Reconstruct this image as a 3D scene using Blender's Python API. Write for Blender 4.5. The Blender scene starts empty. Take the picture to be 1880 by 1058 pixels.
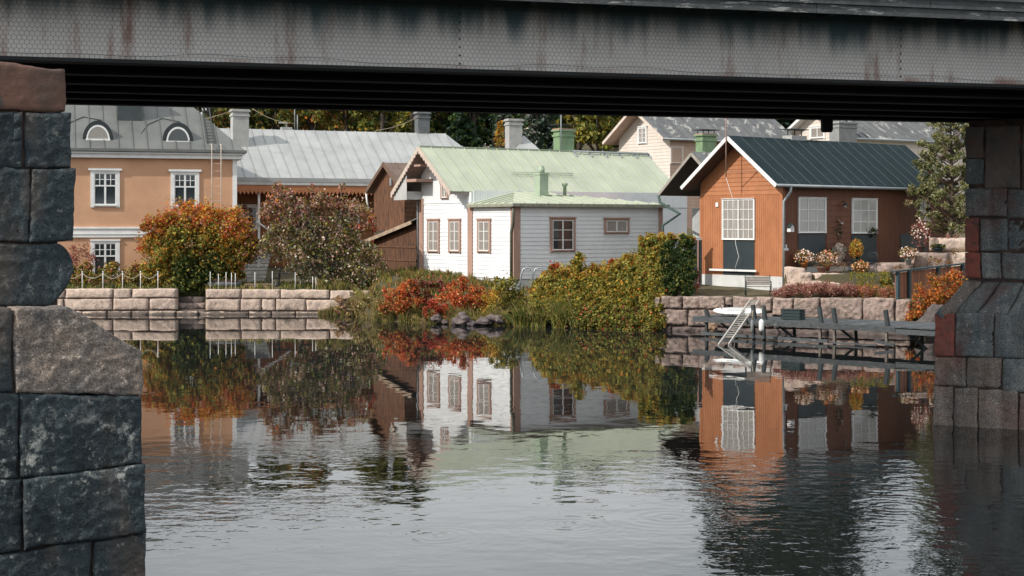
import bpy, math, random
import numpy as np
from mathutils import Vector, noise
random.seed(7); RNG = np.random.default_rng(11)
S = bpy.context.scene
C = S.collection
R = math.radians
# ------------------------------------------------------------------ camera, world, sun, exposure
FPX = 2800.0; CX = 940.0; HY = 415.0; CH = 4.6          # focal length in px of a 1880 px wide frame, horizon row, eye height
cam = bpy.data.cameras.new('camera'); camo = bpy.data.objects.new('camera', cam); C.objects.link(camo)
camo.location = (0, 0, CH); camo.rotation_euler = (R(90), 0, 0)
cam.sensor_width = 36; cam.lens = 36 * FPX / 1880; cam.shift_y = -(529 - HY) / 1880
cam.clip_start = .5; cam.clip_end = 4000
S.camera = camo
SUN_AZ = math.atan2(-.56, -.83); SUN_EL = R(36)
sdir = Vector((math.cos(SUN_AZ) * math.cos(SUN_EL), math.sin(SUN_AZ) * math.cos(SUN_EL), math.sin(SUN_EL)))
sl = bpy.data.lights.new('sun', 'SUN'); sl.energy = 4.4; sl.angle = R(.55); sl.color = (1, .94, .86)
so = bpy.data.objects.new('sun', sl); C.objects.link(so)
so.rotation_euler = sdir.to_track_quat('Z', 'Y').to_euler()
W = bpy.data.worlds.new('World'); S.world = W; W.use_nodes = True
wn, wl = W.node_tree.nodes, W.node_tree.links
for n in list(wn): wn.remove(n)
sky = wn.new('ShaderNodeTexSky'); sky.sky_type = 'NISHITA'; sky.sun_disc = False
sky.sun_elevation = SUN_EL; sky.sun_rotation = math.pi / 2 - SUN_AZ; sky.dust_density = 2.0; sky.air_density = 1.2
tc = wn.new('ShaderNodeTexCoord'); mp = wn.new('ShaderNodeMapping'); mp.inputs['Scale'].default_value = (1.4, 1.4, 4)
nz = wn.new('ShaderNodeTexNoise'); nz.inputs['Scale'].default_value = 2.2; nz.inputs['Detail'].default_value = 7; nz.inputs['Roughness'].default_value = .55
rp = wn.new('ShaderNodeMapRange'); rp.inputs[1].default_value = .30; rp.inputs[2].default_value = .62; rp.inputs[3].default_value = .5; rp.inputs[4].default_value = .95
mx = wn.new('ShaderNodeMix'); mx.data_type = 'RGBA'; mx.inputs[7].default_value = (10.8, 11.1, 11.3, 1)
bg = wn.new('ShaderNodeBackground'); bg.inputs[1].default_value = .118
ow = wn.new('ShaderNodeOutputWorld')
wl.new(tc.outputs['Generated'], mp.inputs[0]); wl.new(mp.outputs[0], nz.inputs[0]); wl.new(nz.outputs[0], rp.inputs[0])
wl.new(rp.outputs[0], mx.inputs[0]); wl.new(sky.outputs[0], mx.inputs[6]); wl.new(mx.outputs[2], bg.inputs[0]); wl.new(bg.outputs[0], ow.inputs[0])
S.view_settings.view_transform = 'Standard'; S.view_settings.look = 'None'; S.view_settings.gamma = 1
S.view_settings.use_curve_mapping = False; S.view_settings.exposure = -.10
S.render.engine = 'CYCLES'; S.cycles.max_bounces = 6; S.cycles.transparent_max_bounces = 6
S.cycles.caustics_reflective = False; S.cycles.caustics_refractive = False

# ------------------------------------------------------------------ small tools
def at(px, py, D): return Vector(((px - CX) / FPX * D, D, CH - (py - HY) / FPX * D))
def zat(py, D): return CH - (py - HY) / FPX * D
def interp(x, xs, ys): return float(np.interp(x, xs, ys))
class Frame:
    """a local frame: x along a facade, y into depth, z up; turns rays of the view into local points"""
    def __init__(s, ox, oy, ang, oz=0.0): s.o = Vector((ox, oy, oz)); s.a = ang; s.c, s.s = math.cos(ang), math.sin(ang)
    def loc(s, p): d = p - s.o; return Vector((d.x * s.c + d.y * s.s, -d.x * s.s + d.y * s.c, d.z))
    def wor(s, p): return Vector((p[0] * s.c - p[1] * s.s, p[0] * s.s + p[1] * s.c, p[2])) + s.o
    def ray(s, px, py):
        e = s.loc(Vector((0, 0, CH))); q = s.loc(at(px, py, 1.0)); return e, q - e
    def hy(s, px, py, c=0.0):
        e, d = s.ray(px, py); t = (c - e.y) / d.y; p = e + d * t; return p.x, p.z
    def hx(s, px, py, c=0.0):
        e, d = s.ray(px, py); t = (c - e.x) / d.x; p = e + d * t; return p.y, p.z
class MB:
    def __init__(s): s.v = []; s.f = []; s.sm = []
    def add(s, vs, fs, smooth=False):
        n = len(s.v); s.v += [tuple(v) for v in vs]; s.f += [tuple(i + n for i in f) for f in fs]; s.sm += [smooth] * len(fs); return s
    def box(s, x0, x1, y0, y1, z0, z1):
        return s.add([(x0,y0,z0),(x1,y0,z0),(x1,y1,z0),(x0,y1,z0),(x0,y0,z1),(x1,y0,z1),(x1,y1,z1),(x0,y1,z1)],
                     [(0,3,2,1),(4,5,6,7),(0,1,5,4),(1,2,6,5),(2,3,7,6),(3,0,4,7)])
    def pbox(s, pl, a0, a1, o0, o1, z0, z1):
        P = [pl(a, o, z) for z in (z0, z1) for a, o in ((a0, o1), (a1, o1), (a1, o0), (a0, o0))]
        fs = [(0,3,2,1),(4,5,6,7),(0,1,5,4),(1,2,6,5),(2,3,7,6),(3,0,4,7)]
        n = (Vector(P[1]) - Vector(P[0])).cross(Vector(P[4]) - Vector(P[0])).dot(Vector(P[0]) - Vector(P[3]))
        if n < 0: fs = [f[::-1] for f in fs]
        return s.add(P, fs)
    def bar(s, p, q, w, h, up=(0, 0, 1)):
        p, q = Vector(p), Vector(q); d = (q - p).normalized(); sd = d.cross(Vector(up))
        if sd.length < 1e-4: sd = Vector((1, 0, 0))
        sd.normalize(); u = sd.cross(d)
        vs = []
        for c in (p, q):
            for a, b in ((-1,-1),(1,-1),(1,1),(-1,1)): vs.append(c + sd * a * w / 2 + u * b * h / 2)
        return s.add(vs, [(0,1,2,3),(4,7,6,5),(0,4,5,1),(1,5,6,2),(2,6,7,3),(3,7,4,0)])
    def tube(s, pts, r, n=6, cap=True):
        pts = [Vector(p) for p in pts]; rs = r if isinstance(r, (list, tuple)) else [r] * len(pts); vs = []; fs = []
        for i, p in enumerate(pts):
            d = (pts[min(i + 1, len(pts) - 1)] - pts[max(i - 1, 0)]).normalized()
            a = d.orthogonal().normalized() if i == 0 else (a - d * a.dot(d)).normalized()
            b = d.cross(a)
            for k in range(n): t = 2 * math.pi * k / n; vs.append(p + (a * math.cos(t) + b * math.sin(t)) * rs[i])
        for i in range(len(pts) - 1):
            for k in range(n): k2 = (k + 1) % n; fs.append((i*n+k, i*n+k2, (i+1)*n+k2, (i+1)*n+k))
        if cap: fs.append(tuple(range(n))[::-1]); fs.append(tuple((len(pts)-1)*n + k for k in range(n)))
        return s.add(vs, fs, True)
    def lathe(s, prof, n=14, c=(0, 0, 0)):
        vs = [(c[0] + r * math.cos(2*math.pi*k/n), c[1] + r * math.sin(2*math.pi*k/n), c[2] + z) for r, z in prof for k in range(n)]
        fs = [(i*n+k, i*n+(k+1)%n, (i+1)*n+(k+1)%n, (i+1)*n+k) for i in range(len(prof)-1) for k in range(n)]
        fs.append(tuple(range(n))[::-1]); return s.add(vs, fs, True)
    def slab(s, quad, t):
        """a quad pushed back by vector t to make a solid"""
        t = Vector(t); q = [Vector(p) for p in quad]; n = len(q)
        vs = q + [p - t for p in q]
        return s.add(vs, [tuple(range(n)), tuple(range(2*n-1, n-1, -1))] + [(i, i+n, (i+1)%n+n, (i+1)%n) for i in range(n)])
    def build(s, name, m, parent=None, loc=None):
        me = bpy.data.meshes.new(name); me.from_pydata(s.v, [], s.f); me.update()
        if any(s.sm): me.polygons.foreach_set('use_smooth', s.sm)
        if m: me.materials.append(m)
        o = bpy.data.objects.new(name, me); C.objects.link(o)
        if parent: o.parent = parent
        if loc is not None: o.location = loc
        return o
def tag(o, label=None, cat=None, group=None, kind=None):
    if label: o['label'] = label
    if cat: o['category'] = cat
    if group: o['group'] = group
    if kind: o['kind'] = kind
    return o
def thing(name, label, cat, loc=(0, 0, 0), rz=0.0, group=None):
    o = bpy.data.objects.new(name, None); o.empty_display_size = .3; C.objects.link(o); o.location = loc; o.rotation_euler = (0, 0, rz)
    return tag(o, label, cat, group)
def fthing(name, label, cat, F, group=None): return thing(name, label, cat, F.o, F.a, group)
# ------------------------------------------------------------------ materials
def M(name, c1, c2=None, scale=3.0, rough=.8, bump=0.0, bscale=None, stretch=(1, 1, 1), rand=0.0, metal=0.0, detail=6, lo=.35, hi=.65,
      c3=None, s3=1.0, t3=.6, w3=.08, spec=.5, st3=(1, 1, 1), objspace=True):
    m = bpy.data.materials.new(name); m.use_nodes = True; N, L = m.node_tree.nodes, m.node_tree.links
    b = N['Principled BSDF']; b.inputs['Roughness'].default_value = rough; b.inputs['Metallic'].default_value = metal
    b.inputs['Specular IOR Level'].default_value = spec
    c2 = c2 or tuple(x * .75 for x in c1)
    t = N.new('ShaderNodeTexCoord'); g = N.new('ShaderNodeNewGeometry')
    src = g.outputs['Position']
    mpn = N.new('ShaderNodeMapping'); mpn.inputs['Scale'].default_value = stretch; L.new(src, mpn.inputs[0])
    n1 = N.new('ShaderNodeTexNoise'); n1.inputs['Scale'].default_value = scale; n1.inputs['Detail'].default_value = detail; n1.inputs['Roughness'].default_value = .6
    L.new(mpn.outputs[0], n1.inputs[0])
    r = N.new('ShaderNodeMapRange'); r.inputs[1].default_value = lo; r.inputs[2].default_value = hi; L.new(n1.outputs[0], r.inputs[0])
    x = N.new('ShaderNodeMix'); x.data_type = 'RGBA'; x.inputs[6].default_value = (*c1, 1); x.inputs[7].default_value = (*c2, 1); L.new(r.outputs[0], x.inputs[0])
    out = x.outputs[2]
    if c3:
        mp3 = N.new('ShaderNodeMapping'); mp3.inputs['Scale'].default_value = st3; mp3.inputs['Location'].default_value = (3.1, 1.7, .4); L.new(src, mp3.inputs[0])
        n3 = N.new('ShaderNodeTexNoise'); n3.inputs['Scale'].default_value = s3; n3.inputs['Detail'].default_value = 8; n3.inputs['Roughness'].default_value = .68; L.new(mp3.outputs[0], n3.inputs[0])
        r3 = N.new('ShaderNodeMapRange'); r3.inputs[1].default_value = t3; r3.inputs[2].default_value = t3 + w3; L.new(n3.outputs[0], r3.inputs[0])
        x3 = N.new('ShaderNodeMix'); x3.data_type = 'RGBA'; x3.inputs[7].default_value = (*c3, 1); L.new(r3.outputs[0], x3.inputs[0]); L.new(out, x3.inputs[6]); out = x3.outputs[2]
    if rand:
        oi = N.new('ShaderNodeObjectInfo'); rr = N.new('ShaderNodeMapRange'); rr.inputs[3].default_value = 1 - rand; rr.inputs[4].default_value = 1 + rand
        L.new(oi.outputs['Random'], rr.inputs[0]); vm = N.new('ShaderNodeVectorMath'); vm.operation = 'SCALE'; L.new(out, vm.inputs[0]); L.new(rr.outputs[0], vm.inputs[3]); out = vm.outputs[0]
    L.new(out, b.inputs['Base Color'])
    if bump:
        n2 = N.new('ShaderNodeTexNoise'); n2.inputs['Scale'].default_value = bscale or scale * 4; n2.inputs['Detail'].default_value = 8; n2.inputs['Roughness'].default_value = .62
        L.new(mpn.outputs[0], n2.inputs[0]); bp = N.new('ShaderNodeBump'); bp.inputs['Distance'].default_value = bump; bp.inputs['Strength'].default_value = 1
        L.new(n2.outputs[0], bp.inputs['Height']); L.new(bp.outputs[0], b.inputs['Normal'])
    return m
def leafmat(name, trans=.35, rough=.6):
    m = bpy.data.materials.new(name); m.use_nodes = True; N, L = m.node_tree.nodes, m.node_tree.links
    b = N['Principled BSDF']; b.inputs['Roughness'].default_value = rough; b.inputs['Specular IOR Level'].default_value = .25
    a = N.new('ShaderNodeAttribute'); a.attribute_name = 'Col'; L.new(a.outputs['Color'], b.inputs['Base Color'])
    t = N.new('ShaderNodeBsdfTranslucent'); L.new(a.outputs['Color'], t.inputs[0])
    x = N.new('ShaderNodeMixShader'); x.inputs[0].default_value = trans; L.new(b.outputs[0], x.inputs[1]); L.new(t.outputs[0], x.inputs[2])
    L.new(x.outputs[0], N['Material Output'].inputs[0]); return m
white = M('white_paint', (.78, .79, .78), (.68, .69, .68), 2, .55)
whites = M('white_siding', (.76, .78, .79), (.69, .71, .72), 1.2, .6, rand=.02)
pinkt = M('pinkish_trim', (.40, .255, .20), (.33, .21, .165), 3, .7, stretch=(1, 1, .3))
mustard = M('ochre_render', (.60, .35, .215), (.53, .30, .18), .9, .9, c3=(.46, .27, .17), s3=.7, t3=.58, w3=.2)
roof_g = M('green_sheet_roof', (.44, .475, .365), (.37, .405, .315), .9, .5, rand=.04, c3=(.33, .36, .27), s3=1.6, t3=.6, w3=.12, stretch=(1, 1, .5))
roof_gr = M('grey_sheet_roof', (.40, .41, .40), (.31, .32, .32), .7, .5, rand=.05, c3=(.25, .25, .24), s3=.9, t3=.6, w3=.15)
roof_m = M('dull_grey_sheet_roof', (.145, .15, .142), (.11, .115, .11), .8, .5, rand=.05)
roof_w = M('weathered_sheet_roof', (.135, .14, .14), (.09, .095, .10), 1.0, .6, rand=.1, c3=(.36, .35, .33), s3=1.6, t3=.55, w3=.06, st3=(1, .4, 1))
roof_d = M('dark_felt_roof', (.012, .024, .029), (.017, .031, .036), 1.4, .85, spec=.15, rand=.03, bump=.01, bscale=40)
feltrib = M('felt_roof_seam', (.05, .068, .072), (.038, .052, .056), 4, .8)
dark = M('dark_metal', (.02, .028, .03), (.012, .018, .02), 3, .5)
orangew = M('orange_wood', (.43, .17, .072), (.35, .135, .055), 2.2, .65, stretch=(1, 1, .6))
orangew_shade = M('orange_wood_shaded', (.15, .055, .026), (.12, .043, .020), 2.5, .65, stretch=(3, 3, .5))  # orange boards darkened to brown, shade of the garden side in the colour
barnw = M('old_brown_wood', (.17, .075, .036), (.04, .022, .015), 5, .85, stretch=(3, 3, .35), rand=.25)
barnw2 = M('sun_worn_board', (.42, .32, .23), (.25, .18, .13), 3, .85)
oldg = M('weathered_grey_wood', (.16, .165, .16), (.09, .095, .095), 4, .85, stretch=(1, 1, 3), bump=.01, rand=.15, c3=(.26, .25, .22), s3=3, t3=.58)
jettyw = M('dark_weathered_planks', (.085, .095, .10), (.045, .052, .057), 4, .8, stretch=(1, 1, 3), bump=.01, rand=.2, c3=(.17, .165, .15), s3=3, t3=.60)
darkwood = M('dark_wet_wood', (.035, .045, .048), (.02, .027, .03), 5, .7, rand=.2, bump=.01)
concrete = M('pale_concrete', (.60, .61, .60), (.50, .51, .50), 1.5, .85)
granite_p = M('pink_granite', (.42, .315, .265), (.21, .165, .145), 5.0, .85, bump=.07, bscale=8, rand=.16, c3=(.15, .10, .085), s3=1.6, t3=.54, st3=(1.4, 1, .5), w3=.1)
granite_s = M('sandy_granite', (.60, .47, .38), (.40, .31, .26), 5.0, .85, bump=.06, bscale=8, rand=.12, c3=(.26, .205, .17), s3=2.0, t3=.58, w3=.1)
granite_wet = M('stained_granite', (.13, .095, .085), (.07, .055, .05), 4.0, .7, bump=.02, bscale=9, rand=.2)
glass_d = M('dark_pane', (.018, .026, .030), (.03, .04, .045), .6, .06, spec=.8)
glass_c = M('curtained_pane', (.34, .31, .28), (.20, .185, .17), 9, .12, stretch=(6, 6, .15), spec=.7)
glass_w = M('net_curtain_pane', (.42, .42, .40), (.33, .33, .32), 7, .12, stretch=(5, 5, .15), spec=.7)
shutter = M('dark_slatted_panel', (.022, .034, .04), (.03, .045, .052), 3, .5)
greenbox = M('green_sheet_metal', (.20, .30, .165), (.14, .22, .12), 2, .5)
paleg = M('pale_green_metal', (.34, .42, .31), (.28, .35, .26), 2, .5)
galv = M('galvanised_metal', (.36, .39, .41), (.27, .30, .32), 3, .4, metal=.3)
alu = M('aluminium', (.62, .60, .55), (.5, .48, .44), 3, .4, metal=.3)
plaster = M('grey_rendered_chimney', (.40, .40, .39), (.31, .31, .30), 2, .9)
cream = M('cream_boards', (.66, .60, .54), (.59, .53, .47), 1.5, .7)
salmon = M('salmon_boards', (.50, .35, .27), (.43, .30, .23), 1.5, .7)
terra = M('terracotta', (.42, .17, .055), (.33, .13, .045), 6, .8)
bark = M('bark', (.085, .06, .045), (.04, .03, .025), 8, .9, bump=.01)
rope = M('rope', (.40, .34, .26), (.3, .25, .19), 20, .9)
rockm = M('shore_rock', (.17, .13, .125), (.06, .05, .05), 3, .8, bump=.02)
soil = M('bank_soil_and_grass', (.085, .07, .03), (.055, .05, .028), .8, .95, bump=.05, bscale=3, c3=(.16, .12, .06), s3=.5, t3=.5, w3=.2)
leafM = leafmat('autumn_leaf'); needleM = leafmat('needle', .15)

# ------------------------------------------------------------------ terrain, water
SHX = [-3000, 120, 640, 700, 840, 1000, 1060, 1200, 1640, 1880, 2600]
SHM = [578, 578, 578, 590, 596, 600, 603, 607, 615, 618, 622]
def shoreD(px): return FPX * CH / (interp(px, SHX, SHM) - HY)
def pxof(x, y): return CX + FPX * x / max(y, 5)
def gz_pd(px, d):
    """ground height at picture column px, d metres behind the shore line"""
    quay = interp(d, [.25, .3, 8, 25, 45, 90, 160, 500], [-1.5, 1.27, 1.5, 2.2, 4.5, 13, 17, 18])
    mid = interp(d, [-2.5, -.6, 0, 1.2, 2.5, 4, 5.5, 7, 25, 45, 90, 160, 500], [-1.5, -.35, .0, .28, .6, 1.1, 1.7, 1.95, 2.4, 4.5, 13, 17, 18])
    rgt = interp(d, [.25, .3, 3, 3.4, 5, 25, 45, 90, 160, 500], [-1.5, 1.42, 1.5, 1.55, 1.7, 2.6, 4.5, 13, 17, 18])
    gard = interp(d, [.25, .3, 1.6, 2.2, 3, 3.2, 12, 25, 45, 90, 160, 500], [-1.5, 1.42, 1.5, 1.75, 1.9, 2.42, 2.55, 2.9, 4.5, 13, 17, 18])
    gr = interp(d, [.25, .3, 3, 6.0, 6.3, 12, 25, 45, 90, 160, 500], [-1.5, 1.40, 1.5, 1.8, 2.45, 2.6, 2.9, 4.5, 13, 17, 18]); e = interp(px, [1632, 1644], [0, 1]); gard = gard * (1 - e) + gr * e
    notch = interp(px, [324, 327, 375, 378], [0, 1, 1, 0]); quay = quay * (1 - notch) + min(quay, interp(d, [0, 1.9, 2.0], [-.8, -.8, 1.3])) * notch
    a = interp(px, [640, 690], [0, 1]); b = interp(px, [1150, 1196], [0, 1]); c = interp(px, [1434, 1442], [0, 1])
    return (quay * (1 - a) + mid * a) * (1 - b) + (rgt * (1 - c) + gard * c) * b
def gz(x, y): px = pxof(x, y); return gz_pd(px, y - shoreD(px))
pxs = [-16000, -9000, -5000, -3000, -1500, -700, -200] + list(range(0, 1900, 20)) + [324, 327, 375, 378, 1632, 1644, 1434, 1442, 2000, 2200, 2600, 3500, 5000, 8000, 16000]
pxs = sorted(set(pxs))
ds = [-30, -6, -2.5, -1.2, -.6, -.2, 0, .25, .3, .7, 1.2, 1.6, 1.9, 2.0, 2.2, 3, 3.2, 3.5, 4.2, 5, 6, 7, 8, 10, 13, 18, 25, 32, 38, 45, 55, 66, 78, 90, 120, 160, 260, 500, 1500]
mb = MB(); nP = len(pxs)
for d in ds:
    for px in pxs:
        D = shoreD(px) + d; x = (px - CX) / FPX * D; z = gz_pd(px, d)
        if d > .5: z += .05 * noise.noise(Vector((x * .8, D * .8, 0)))
        mb.v.append((x, D, z))
mb.f = [(j*nP+i, j*nP+i+1, (j+1)*nP+i+1, (j+1)*nP+i) for j in range(len(ds)-1) for i in range(nP-1)]; mb.sm = [False] * len(mb.f)
tag(mb.build('ground', soil), kind='structure')
tag(MB().box(-60, 60, -60, 5.5, -2, 2.9).build('near_bank', soil), kind='structure')
tag(MB().add([(-900, -200, -1.6), (900, -200, -1.6), (900, 90, -1.6), (-900, 90, -1.6)], [(0, 1, 2, 3)]).build('river_bed', granite_wet), kind='structure')
# water
wm = bpy.data.materials.new('river_water'); wm.use_nodes = True; N, L = wm.node_tree.nodes, wm.node_tree.links
b = N['Principled BSDF']; b.inputs['Base Color'].default_value = (.012, .014, .015, 1); b.inputs['Roughness'].default_value = .015; b.inputs['IOR'].default_value = 1.5
b.inputs['Specular IOR Level'].default_value = .70
g = N.new('ShaderNodeNewGeometry'); sep = N.new('ShaderNodeSeparateXYZ'); L.new(g.outputs['Position'], sep.inputs[0])
def mth(op, a, bb=None, c=None):
    n = N.new('ShaderNodeMath'); n.operation = op
    for i, v in enumerate((a, bb, c)):
        if v is None: continue
        if isinstance(v, (int, float)): n.inputs[i].default_value = v
        else: L.new(v, n.inputs[i])
    return n.outputs[0]
def wnoise(sc, st, det=3, rough=.5, off=0.0):
    m_ = N.new('ShaderNodeMapping'); m_.inputs['Scale'].default_value = st; m_.inputs['Location'].default_value = (off, off, 0); L.new(g.outputs['Position'], m_.inputs[0])
    n_ = N.new('ShaderNodeTexNoise'); n_.inputs['Scale'].default_value = sc; n_.inputs['Detail'].default_value = det; n_.inputs['Roughness'].default_value = rough; L.new(m_.outputs[0], n_.inputs[0]); return n_.outputs[0]
def mrange(v, a, b_, c, d):
    n_ = N.new('ShaderNodeMapRange'); n_.inputs[1].default_value = a; n_.inputs[2].default_value = b_; n_.inputs[3].default_value = c; n_.inputs[4].default_value = d; n_.interpolation_type = 'SMOOTHSTEP'; L.new(v, n_.inputs[0]); return n_.outputs[0]
Y = sep.outputs[1]
near = mth('MULTIPLY', mrange(Y, 24, 37, 1.0, 0.0), mrange(Y, 17, 25, .35, 1.0))                       # the breeze ruffles the near reach, the far reach lies calm
patch = mrange(wnoise(.16, (1, .8, 1), 2, .5, 4.0), .40, .60, .18, 1.0)
far = mrange(Y, 40, 66, 1.0, .35)
fine = mth('MULTIPLY', wnoise(2.1, (1, 1.15, 1), 3, .5), mth('MULTIPLY', mth('MULTIPLY', near, patch), .017))
mid_ = mth('MULTIPLY', wnoise(1.0, (1, 1.1, 1), 2, .4, 9.0), mth('MULTIPLY', near, .010))
calm = mth('MULTIPLY', wnoise(1.3, (1, .8, 1), 2, .45, 2.0), mth('MULTIPLY', far, .0034))
swell = mth('MULTIPLY', wnoise(.35, (.6, 1, 1), 1, .4, 6.0), .003)
H = mth('ADD', mth('ADD', fine, mid_), mth('ADD', calm, swell))
def ring(px, py, rad, amp, wlen):
    D = FPX * CH / (py - HY); x0 = (px - CX) / FPX * D
    dx = mth('SUBTRACT', sep.outputs[0], x0); dy = mth('SUBTRACT', Y, D)
    r_ = mth('SQRT', mth('ADD', mth('MULTIPLY', dx, dx), mth('MULTIPLY', dy, dy)))
    n_ = N.new('ShaderNodeMapRange'); n_.inputs[1].default_value = rad; n_.inputs[2].default_value = 0; n_.inputs[3].default_value = 0; n_.inputs[4].default_value = amp; L.new(r_, n_.inputs[0])
    return mth('MULTIPLY', mth('SINE', mth('MULTIPLY', r_, 2 * math.pi / wlen)), n_.outputs[0])
for a in ((800, 985, 1.5, .0005, .20), (1640, 930, 2.4, .0012, .24), (1040, 965, 1.2, .0005, .17), (1230, 950, 1.6, .0007, .25)):
    H = mth('ADD', H, ring(*a))
bp = N.new('ShaderNodeBump'); bp.inputs['Strength'].default_value = 1; bp.inputs['Distance'].default_value = 1.0; L.new(H, bp.inputs['Height']); L.new(bp.outputs[0], b.inputs['Normal'])
tag(MB().add([(-900, -200, 0), (900, -200, 0), (900, 110, 0), (-900, 110, 0)], [(0, 1, 2, 3)]).build('river_water', wm), kind='structure')

# ------------------------------------------------------------------ rough stones
def stone(parent, name, mt, F, xl, xr, top, bot, y0=0.0, depth=.6, res=.16, rnd=.06, amp=.03, seed=0, lean=0.0, nmax=40, skip=.012):
    """one hewn block of a facade plane; top and bot are functions of x; front face rough with rounded arrises"""
    xl += skip; xr -= skip; w = xr - xl; h = top((xl+xr)/2) - bot((xl+xr)/2)
    nx = max(3, min(nmax, int(w / res) + 1)); nz_ = max(3, min(nmax, int(max(h, .1) / res) + 1))
    vs = []; idx = lambda i, j: j * (nx + 1) + i
    for j in range(nz_ + 1):
        for i in range(nx + 1):
            u, v = i / nx, j / nz_
            # crowd the outer rows to the arrises
            u = .5 - .5 * math.cos(math.pi * u) if nx < 6 else u; v = .5 - .5 * math.cos(math.pi * v) if nz_ < 6 else v
            x = xl + w * u; zt, zb = top(x) - skip, bot(x) + skip; z = zb + (zt - zb) * v
            e = min(u * w, (1 - u) * w, v * (zt - zb), (1 - v) * (zt - zb)); e = max(0, min(1, e / rnd))
            back = rnd * (1 - math.sqrt(max(0, 1 - (1 - e) ** 2)))
            p = Vector((x * 1.7 + seed * 3.3, z * 1.7, seed * 1.9)); nn = noise.fractal(p, 1.0, 2.0, 4) * amp + noise.noise(p * .6) * amp * .8
            k = 1 - e
            jx = (noise.noise(Vector((seed * 7.7, z * 2.2, 3))) * .03 + noise.noise(Vector((seed * 3.7, z * 9, 5))) * .012) * k; jz = (noise.noise(Vector((x * 2.2, seed * 5.1, 8))) * .03 + noise.noise(Vector((x * 9, seed * 2.1, 2))) * .012) * k
            fn = noise.fractal(Vector((x * 9 + seed, z * 9, seed)), .9, 2.0, 4) * amp * 1.0; vs.append((x + jx, y0 + back - nn - fn + lean * (z - bot(x)), z + jz))
    n0 = len(vs)
    fs = [(idx(i, j), idx(i+1, j), idx(i+1, j+1), idx(i, j+1)) for j in range(nz_) for i in range(nx)]
    rim = [idx(i, 0) for i in range(nx)] + [idx(nx, j) for j in range(nz_)] + [idx(i, nz_) for i in range(nx, 0, -1)] + [idx(0, j) for j in range(nz_, 0, -1)]
    for r_ in rim: x, y, z = vs[r_]; vs.append((x, y0 + depth + lean * (z - bot(x)), z))
    m_ = len(rim)
    for k in range(m_): fs.append((rim[(k+1) % m_], rim[k], n0 + k, n0 + (k+1) % m_))
    return MB().add(vs, fs, True).build(name, mt, parent)
def polyfn(F, pts, y0):
    q = [F.hy(px, py, y0) for px, py in pts]; q.sort(); xs = [a for a, _ in q]; zs = [c for _, c in q]
    return lambda x: interp(x, xs, zs)

def tide(m, z1):
    N, L = m.node_tree.nodes, m.node_tree.links; b = N['Principled BSDF']; src = b.inputs['Base Color'].links[0].from_socket
    g = N.new('ShaderNodeNewGeometry'); sp = N.new('ShaderNodeSeparateXYZ'); L.new(g.outputs['Position'], sp.inputs[0]); n = N.new('ShaderNodeTexNoise'); n.inputs['Scale'].default_value = 2.5; n.inputs['Detail'].default_value = 6; L.new(g.outputs['Position'], n.inputs[0])
    a = N.new('ShaderNodeMath'); a.operation = 'MULTIPLY_ADD'; L.new(n.outputs[0], a.inputs[0]); a.inputs[1].default_value = -.5; L.new(sp.outputs[2], a.inputs[2])
    k = N.new('ShaderNodeMapRange'); k.inputs[1].default_value = z1 - .25 + .10; k.inputs[2].default_value = z1 - .25; k.inputs[4].default_value = .8; L.new(a.outputs[0], k.inputs[0])
    x = N.new('ShaderNodeMix'); x.data_type = 'RGBA'; x.inputs[7].default_value = (.05, .042, .036, 1); L.new(k.outputs[0], x.inputs[0]); L.new(src, x.inputs[6]); L.new(x.outputs[2], b.inputs['Base Color'])
tide(granite_s, .10); tide(granite_p, .25)
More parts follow.
